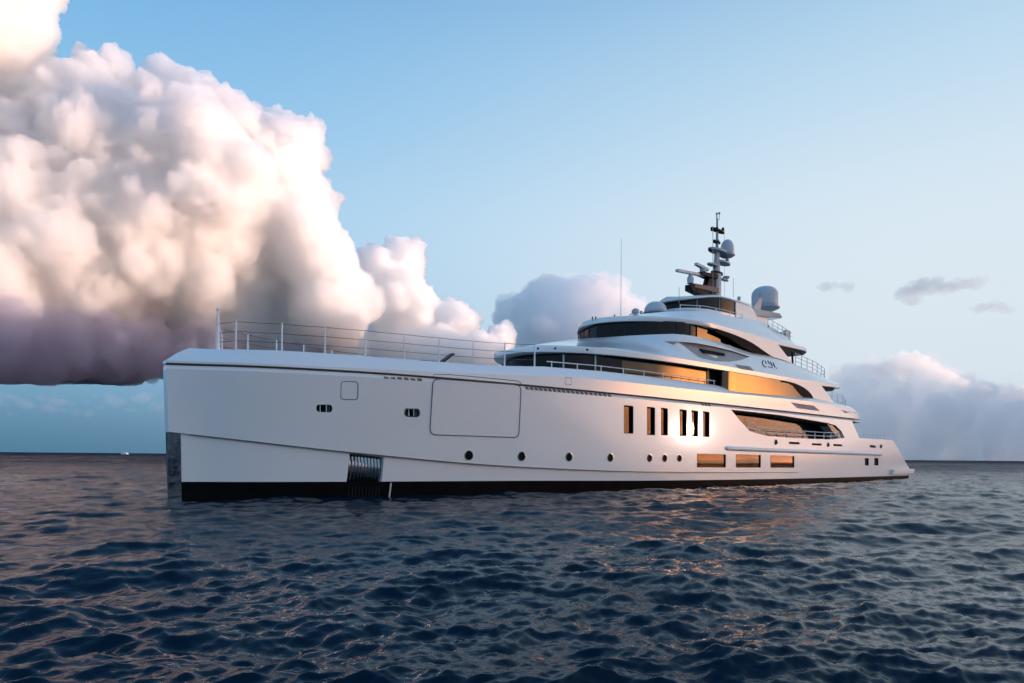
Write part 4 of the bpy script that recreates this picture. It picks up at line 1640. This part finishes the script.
def scanner(pa, pb, pc, h):
    """open-array radar: bar on a turning unit"""
    m_ = MB()
    a, b = Q(*pa), Q(*pb)
    d = (b - a).normalized()
    n = Vector((0, 1, 0))
    u = n.cross(d).normalized()
    c_ = a.lerp(b, .5)
    m_.box(c_, d * (b - a).length * .5, n * .13, u * .085)
    sc_ = m_.build('radar_scanner', M['grey'], mast, sharp=20)
    k = MB()
    q = Q(*pc)
    k.lathe((q.x, 0, q.z), [(.22, 0), (.24, h * .5), (.14, h * .75), (.11, h)], 14)
    k.build('turning_unit', M['grey'], sc_)


arm(Q(699, 273.5), Q(713, 277.5), .42, .11, 'radar_arm', 'mastblack')
arm(Q(691, 286), Q(712, 291.5), .55, .13, 'radar_arm', 'bronze')
arm(Q(688, 287.5), Q(704, 293), .40, .20, 'radar_arm', 'mastblack')
scanner((677, 270.3), (706.5, 276), (690.5, 283.5), .75)
scanner((696, 263.8), (707.5, 270), (703, 272), .45)
for px, py in ((688.5, 289), (690, 292.5), (693.5, 291)):
    p = Q(px, py)
    mb = MB()
    mb.lathe((p.x, -.2, p.z - .12), [(.07, 0), (.12, .08), (.12, .22), (.05, .26)], 10)
    mb.build('mast_floodlight', M['mastblack'], mast)
for (xa, xb, yy, w, t, mat) in ((711, 724, 230.3, .22, .06, 'mastblack'), (714, 720, 242, .18, .05, 'mastblack'), (709.5, 726, 251, .45, .07, 'mastgrey'), (716, 729, 262.6, .40, .07, 'mastgrey'), (708, 717, 264.5, .25, .05, 'mastgrey'), (712, 722, 273, .30, .07, 'mastblack'), (720, 728, 279.5, .2, .04, 'mastgrey')):
    a, b = Q(xa, yy), Q(xb, yy + .4)
    mb = MB()
    n = 14
    cc, hx = (a + b) / 2, (b.x - a.x) / 2
    lo = [(cc.x + hx * math.cos(k), w * math.sin(k), cc.z - t) for k in np.linspace(0, 2 * pi, n, endpoint=False)]
    mb.prism(lo, [(x, y, z + 2 * t) for x, y, z in lo])
    mb.build('spreader', M[mat], mast)
for px, py in ((712, 229), (716.8, 228.4), (723, 229), (712.5, 249.3), (710, 249.6), (718, 241), (714.5, 241), (727, 261.4), (718.5, 271)):
    p = Q(px, py)
    mb = MB()
    mb.lathe((p.x, 0, p.z - .13), [(.08, 0), (.1, .06), (.1, .2), (.04, .25)], 10)
    mb.build('navigation_light', M['mastblack'], mast)
p = Q(727.3, 255.3)
dome((p.x, 0, p.z), .50, 1.18, 'satellite_dome', st=.3)
p = Q(726.2, 279.3)
mb = MB()
mb.lathe((p.x, 0, p.z - .05), [(.05, -.02), (.22, .12), (.27, .25), (.25, .25)], 14)
mb.build('small_dish', M['grey'], mast)
for pl, r in (([(716.9, 230), (716.9, 214)], .05), ([(716.7, 221), (719.3, 219.5), (719.4, 213.5)], .025), ([(713.2, 312), (712.9, 226)], .022), ([(724.6, 296), (724.5, 230)], .012), ([(679.2, 303), (679.2, 287)], .018), ([(733.4, 297), (733.4, 278)], .018)):
    mb = MB()
    y_ = -1.0 if pl[0][1] > 300 else 0
    mb.tube([Q(x, y, y_) for x, y in pl], r, 6)
    if len(pl) == 3 or pl[0][1] == 230:
        q = Q(*pl[-1])
        mb.lathe((q.x, 0, q.z - .05), [(.03, 0), (.085, .05), (.085, .12), (.03, .16)], 8)
    mb.build('whip_aerial', M['mastgrey'], mast)
mb = MB()
mb.tube([(25.95, 0, 10.3), (25.93, 0, 15.3)], [.022, .010], 6)
mb.build('whip_aerial', M['mastgrey'], yacht)

# pilothouse roof fittings
for px, py in ((592.5, 318), (595.8, 317.6), (614.5, 315.8)):
    mb = MB()
    p = on(px, py, lambda s, z: 1.2)
    mb.lathe((p.x, p.y, p.z - .15), [(.02, 0), (.02, .12), (.05, .14), (.03, .22)], 8)
    mb.build('roof_light', M['mastblack'], yacht)
p = on(635.5, 313.5, lambda s, z: .6)
mb = MB()
mb.lathe((p.x, p.y, 10.25), [(.16, 0), (.15, .15), (.1, .3), (.14, .36), (.24, .46), (.24, .6), (.14, .7), (.02, .73)], 16)
mb.tube([(p.x - .75, p.y, 10.2), (p.x - .55, p.y, 10.5), (p.x - .2, p.y, 10.65)], .04, 6)
mb.tube([(p.x + .55, p.y, 10.3), (p.x + .6, p.y, 10.9)], .09, 8)
mb.build('searchlight', M['mastgrey'], yacht)
for s_, y_ in ((18.6, 3.62), (17.15, 2.75), (16.6, 2.08)):
    mb = MB()
    n = Vector((-.6, -1, 0)).normalized()
    mb.tube([Vector((s_, -y_, 7.17)) + n * -.02, Vector((s_, -y_, 7.17)) + n * .04], .055, 10)
    mb.build('deck_light', M['dark'], yacht)


# ---- railings
def railing(pts, heights, posts, name, rr, pr, mat, parent=yacht, post_h=None):
    """rails at several heights along pts; upright stanchions are children"""
    m_ = MB()
    for h in heights:
        m_.tube([Vector(p) + Vector((0, 0, h)) for p in pts], rr, 6)
    o = m_.build(name, M[mat], parent)
    hh = post_h or max(heights) + .04
    for p in posts:
        k = MB()
        k.tube([Vector(p) + Vector((0, 0, -.05)), Vector(p) + Vector((0, 0, hh))], [pr * 1.15, pr], 8)
        k.build('stanchion', M['trim'], o)
    return o


def bow_edge(s, sg):
    return Vector((s, sg * max(.1, band_half(s) - f_in3(s) - .16), f_z3(s)))


bow_edge_half = lambda s, z: band_half(s) - f_in3(s) - .16
bs = []
for px in (235.6, 281.6, 324.6, 365, 404, 439, 473, 504.5, 534.5):
    py = float(np.interp(px, [220, 281, 324, 365, 404, 439, 473, 504, 534, 560], [348, 351.5, 354.7, 357, 359.5, 362, 364.5, 367.5, 368.5, 369.5]))
    q = on(px, py, bow_edge_half)
    bs.append(q.x)
for sg in (-1, 1):
    path = [Vector((1.62, 0, 5.60)) + Vector((0, sg * .03, 0))] + [bow_edge(s, sg) for s in bs[:]]
    dense = []
    for i in range(len(path) - 1):
        for k in range(4):
            t = k / 4
            q = path[i].lerp(path[i + 1], t)
            q.z -= .012 * math.sin(pi * t)
            dense.append(q)
    dense.append(path[-1])
    railing(dense, (.33, .67, 1.03), [bow_edge(s, sg) for s in bs], 'bow_railing', .011, .032, 'wire', post_h=1.07)
mb = MB()
j0 = Vector((1.56, 0, 5.55))
mb.tube([j0, j0 + Vector((0, 0, .75)), j0 + Vector((0, 0, 1.55))], [.085, .06, .035], 10)
mb.tube([j0 + Vector((.18, .05, 0)), j0 + Vector((.16, .03, .6)), j0 + Vector((.05, 0, .95))], .03, 8)
mb.lathe(j0 + Vector((0, 0, 1.53)), [(.03, 0), (.08, .03), (.08, .10), (.03, .13)], 10, 1)
mb.build('jackstaff', [M['trim'], M['mastblack']], yacht)
# low rail on the bulwark capping abreast of the upper house
cap = lambda s: Vector((s, -(band_half(s) - f_in3(s) - .05), f_z3(s)))
ss = list(np.linspace(15.2, 28.9, 28))
for sg in (-1, 1):
    railing([Vector((cap(s).x, -sg * cap(s).y, cap(s).z)) for s in ss], (.26,), [Vector((cap(s).x, -sg * cap(s).y, cap(s).z)) for s in np.linspace(15.5, 28.8, 9)], 'capping_rail', .024, .022, 'trim')
# side-deck railing in the opening
sd = [(748, 431.2), (756, 434), (764, 435.8), (775, 437), (785, 438), (795, 438.6), (805, 439.2), (815, 439.6), (824, 439.8), (831, 439.6), (838, 439), (843, 438)]
sdp = [on(x, y, lambda s, z: hull(s, z) - .12) for x, y in sd]
heads = [on(x, y, lambda s, z: hull(s, z) - .12) for x, y in ((748, 427.5), (843, 434.3))]
railing([Vector((p.x, p.y, max(p.z, 3.15))) for p in sdp], (.25, .52), [Vector((p.x, p.y, max(p.z, 3.15) - .1)) for p in sdp], 'side_deck_railing', .028, .032, 'trim')
# stern quarter rails
ss = np.linspace(51.3, 57.6, 14)
for sg in (-1, 1):
    pts = [Vector((s, sg * (hull(s, 3.4) - .15), f_ztop(s))) for s in ss]
    railing(pts, (.22, .42), pts[::2], 'stern_railing', .02, .026, 'trim')
pts = [Vector((57.6, y, 3.44)) for y in np.linspace(-5.1, 5.1, 9)]
railing(pts, (.22, .42), pts[1:-1:2], 'stern_railing', .02, .026, 'trim')


def aft_rail(path, name, n_post, hs=(.35, .65, .92)):
    d = []
    for i in range(len(path) - 1):
        for k in range(5):
            d.append(Vector(path[i]).lerp(Vector(path[i + 1]), k / 5))
    d.append(Vector(path[-1]))
    L_ = [0]
    for i in range(1, len(d)):
        L_.append(L_[-1] + (d[i] - d[i - 1]).length)
    posts = []
    for k in range(n_post):
        t = L_[-1] * k / (n_post - 1)
        i = max(1, next((i for i in range(len(L_)) if L_[i] >= t), len(L_) - 1))
        posts.append(d[i - 1].lerp(d[i], (t - L_[i - 1]) / max(1e-6, L_[i] - L_[i - 1])))
    return railing(d, hs, posts, name, .02, .024, 'trim')


aft_rail([(37.9, -3.6, 10.62), (40.0, -3.55, 10.42), (42.2, -3.3, 10.22), (42.9, -2.6, 10.14), (43.1, 0, 10.12), (42.9, 2.6, 10.14), (42.2, 3.3, 10.22), (38.5, 3.6, 10.6)], 'sun_deck_railing', 20)
aft_rail([(41.2, -4.1, 8.5), (44.5, -4.05, 8.22), (47, -3.8, 7.95), (48.3, -3.2, 7.7), (48.4, 0, 7.68), (48.3, 3.2, 7.7), (47, 3.8, 7.95), (41.2, 4.1, 8.5)], 'upper_deck_railing', 22)
aft_rail([(46.2, -4.7, 6.0), (48.2, -4.7, 5.95), (49.8, -4.4, 5.6), (50.3, -3.5, 5.35), (50.3, 3.5, 5.35), (49.8, 4.4, 5.6), (46.2, 4.7, 6.0)], 'main_deck_railing', 16, (.3, .6, .85))
# pilothouse roof rail ahead of the hardtop
aft_rail([(27.9, -3.0, 10.52), (29.8, -3.45, 10.68), (32, -3.6, 10.75), (34.4, -3.55, 10.78)], 'sun_deck_front_railing', 5, (.5,))
mb = MB()                                       # glazed wind coaming on the sun deck
mb.prism([(28.2, -2.4, 10.5), (29.6, -3.0, 10.6), (33.8, -3.25, 10.75), (33.8, 3.25, 10.75), (29.6, 3.0, 10.6), (28.2, 2.4, 10.5)], [(28.5, -2.2, 10.95), (29.8, -2.8, 11.05), (33.8, -3.1, 11.1), (33.8, 3.1, 11.1), (29.8, 2.8, 11.05), (28.5, 2.2, 10.95)])
mb.build('wind_coaming', M['mastgrey'], yacht)
# sun deck loungers and gear by the aft rail
for k, (s_, w) in enumerate(((38.9, .35), (40.1, .5), (41.1, .6))):
    mb = MB()
    z_ = f_r2zc(s_)
    mb.box((s_, -3.0, z_ + .15), (w, 0, -.05), (0, .35, 0), (0, 0, .12))
    mb.box((s_ - w, -3.0, z_ + .38), (.08, 0, -.05), (0, .35, 0), (.05, 0, .22))
    mb.build('deck_lounger', M['cushion'], yacht)
mb = MB()
mb.box((41.6, -3.2, 10.75), (.35, 0, .0), (0, .12, 0), (.1, 0, .5))
mb.build('deck_locker', M['grey'], yacht)

# foredeck hatch with raised lid
mb = MB()
a, b = on(410, 361.5, lambda s, z: 2.2), on(446, 363.2, lambda s, z: 2.2)
mb.prism([(9.0, -2.7, 5.55), (10.9, -2.7, 5.6), (10.9, -1.5, 5.6), (9.0, -1.5, 5.55)], [(9.05, -2.65, 5.77), (10.85, -2.65, 5.81), (10.85, -1.55, 5.81), (9.05, -1.55, 5.77)])
ht = mb.build('deck_hatch', M['soffit'], yacht)
mb = MB()
mb.prism([(10.4, -2.2, 5.83), (10.52, -2.2, 5.80), (11.2, -2.2, 6.28), (11.12, -2.2, 6.33)], [(10.4, -1.9, 5.83), (10.52, -1.9, 5.80), (11.2, -1.9, 6.28), (11.12, -1.9, 6.33)])
mb.build('lid', M['soffit'], ht)

# ------------------------------------------------------------------ far motorboat on the horizon
boat = empty('motorboat', Vector((at_depth(124.5, 453, 900).x, at_depth(124.5, 453, 900).y, 0)))
tag(boat, 'tiny white motorboat far off on the horizon to the left of the bow', 'boat')
b0 = boat.location
secs = []
for t, w, zt in ((-5, .3, 1.5), (-3, 1.1, 1.3), (0, 1.6, 1.1), (4.5, 1.5, 1.0)):
    p = b0 + rv * t
    secs.append([p - vv * w * .7 + Vector((0, 0, -.3)), p - vv * w + Vector((0, 0, zt)), p + vv * w + Vector((0, 0, zt)), p + vv * w * .7 + Vector((0, 0, -.3))])
loft(secs).build('hull', M['trim'], boat)
mb = MB()
mb.prism([b0 + rv * -2 - vv * 1.1 + Vector((0, 0, 1.1)), b0 + rv * 3 - vv * 1.1 + Vector((0, 0, 1.0)), b0 + rv * 3 + vv * 1.1 + Vector((0, 0, 1.0)), b0 + rv * -2 + vv * 1.1 + Vector((0, 0, 1.1))],
         [b0 + rv * -.8 - vv * .9 + Vector((0, 0, 2.4)), b0 + rv * 2.4 - vv * .9 + Vector((0, 0, 2.4)), b0 + rv * 2.4 + vv * .9 + Vector((0, 0, 2.4)), b0 + rv * -.8 + vv * .9 + Vector((0, 0, 2.4))])
mb.build('cabin', M['trim'], boat)
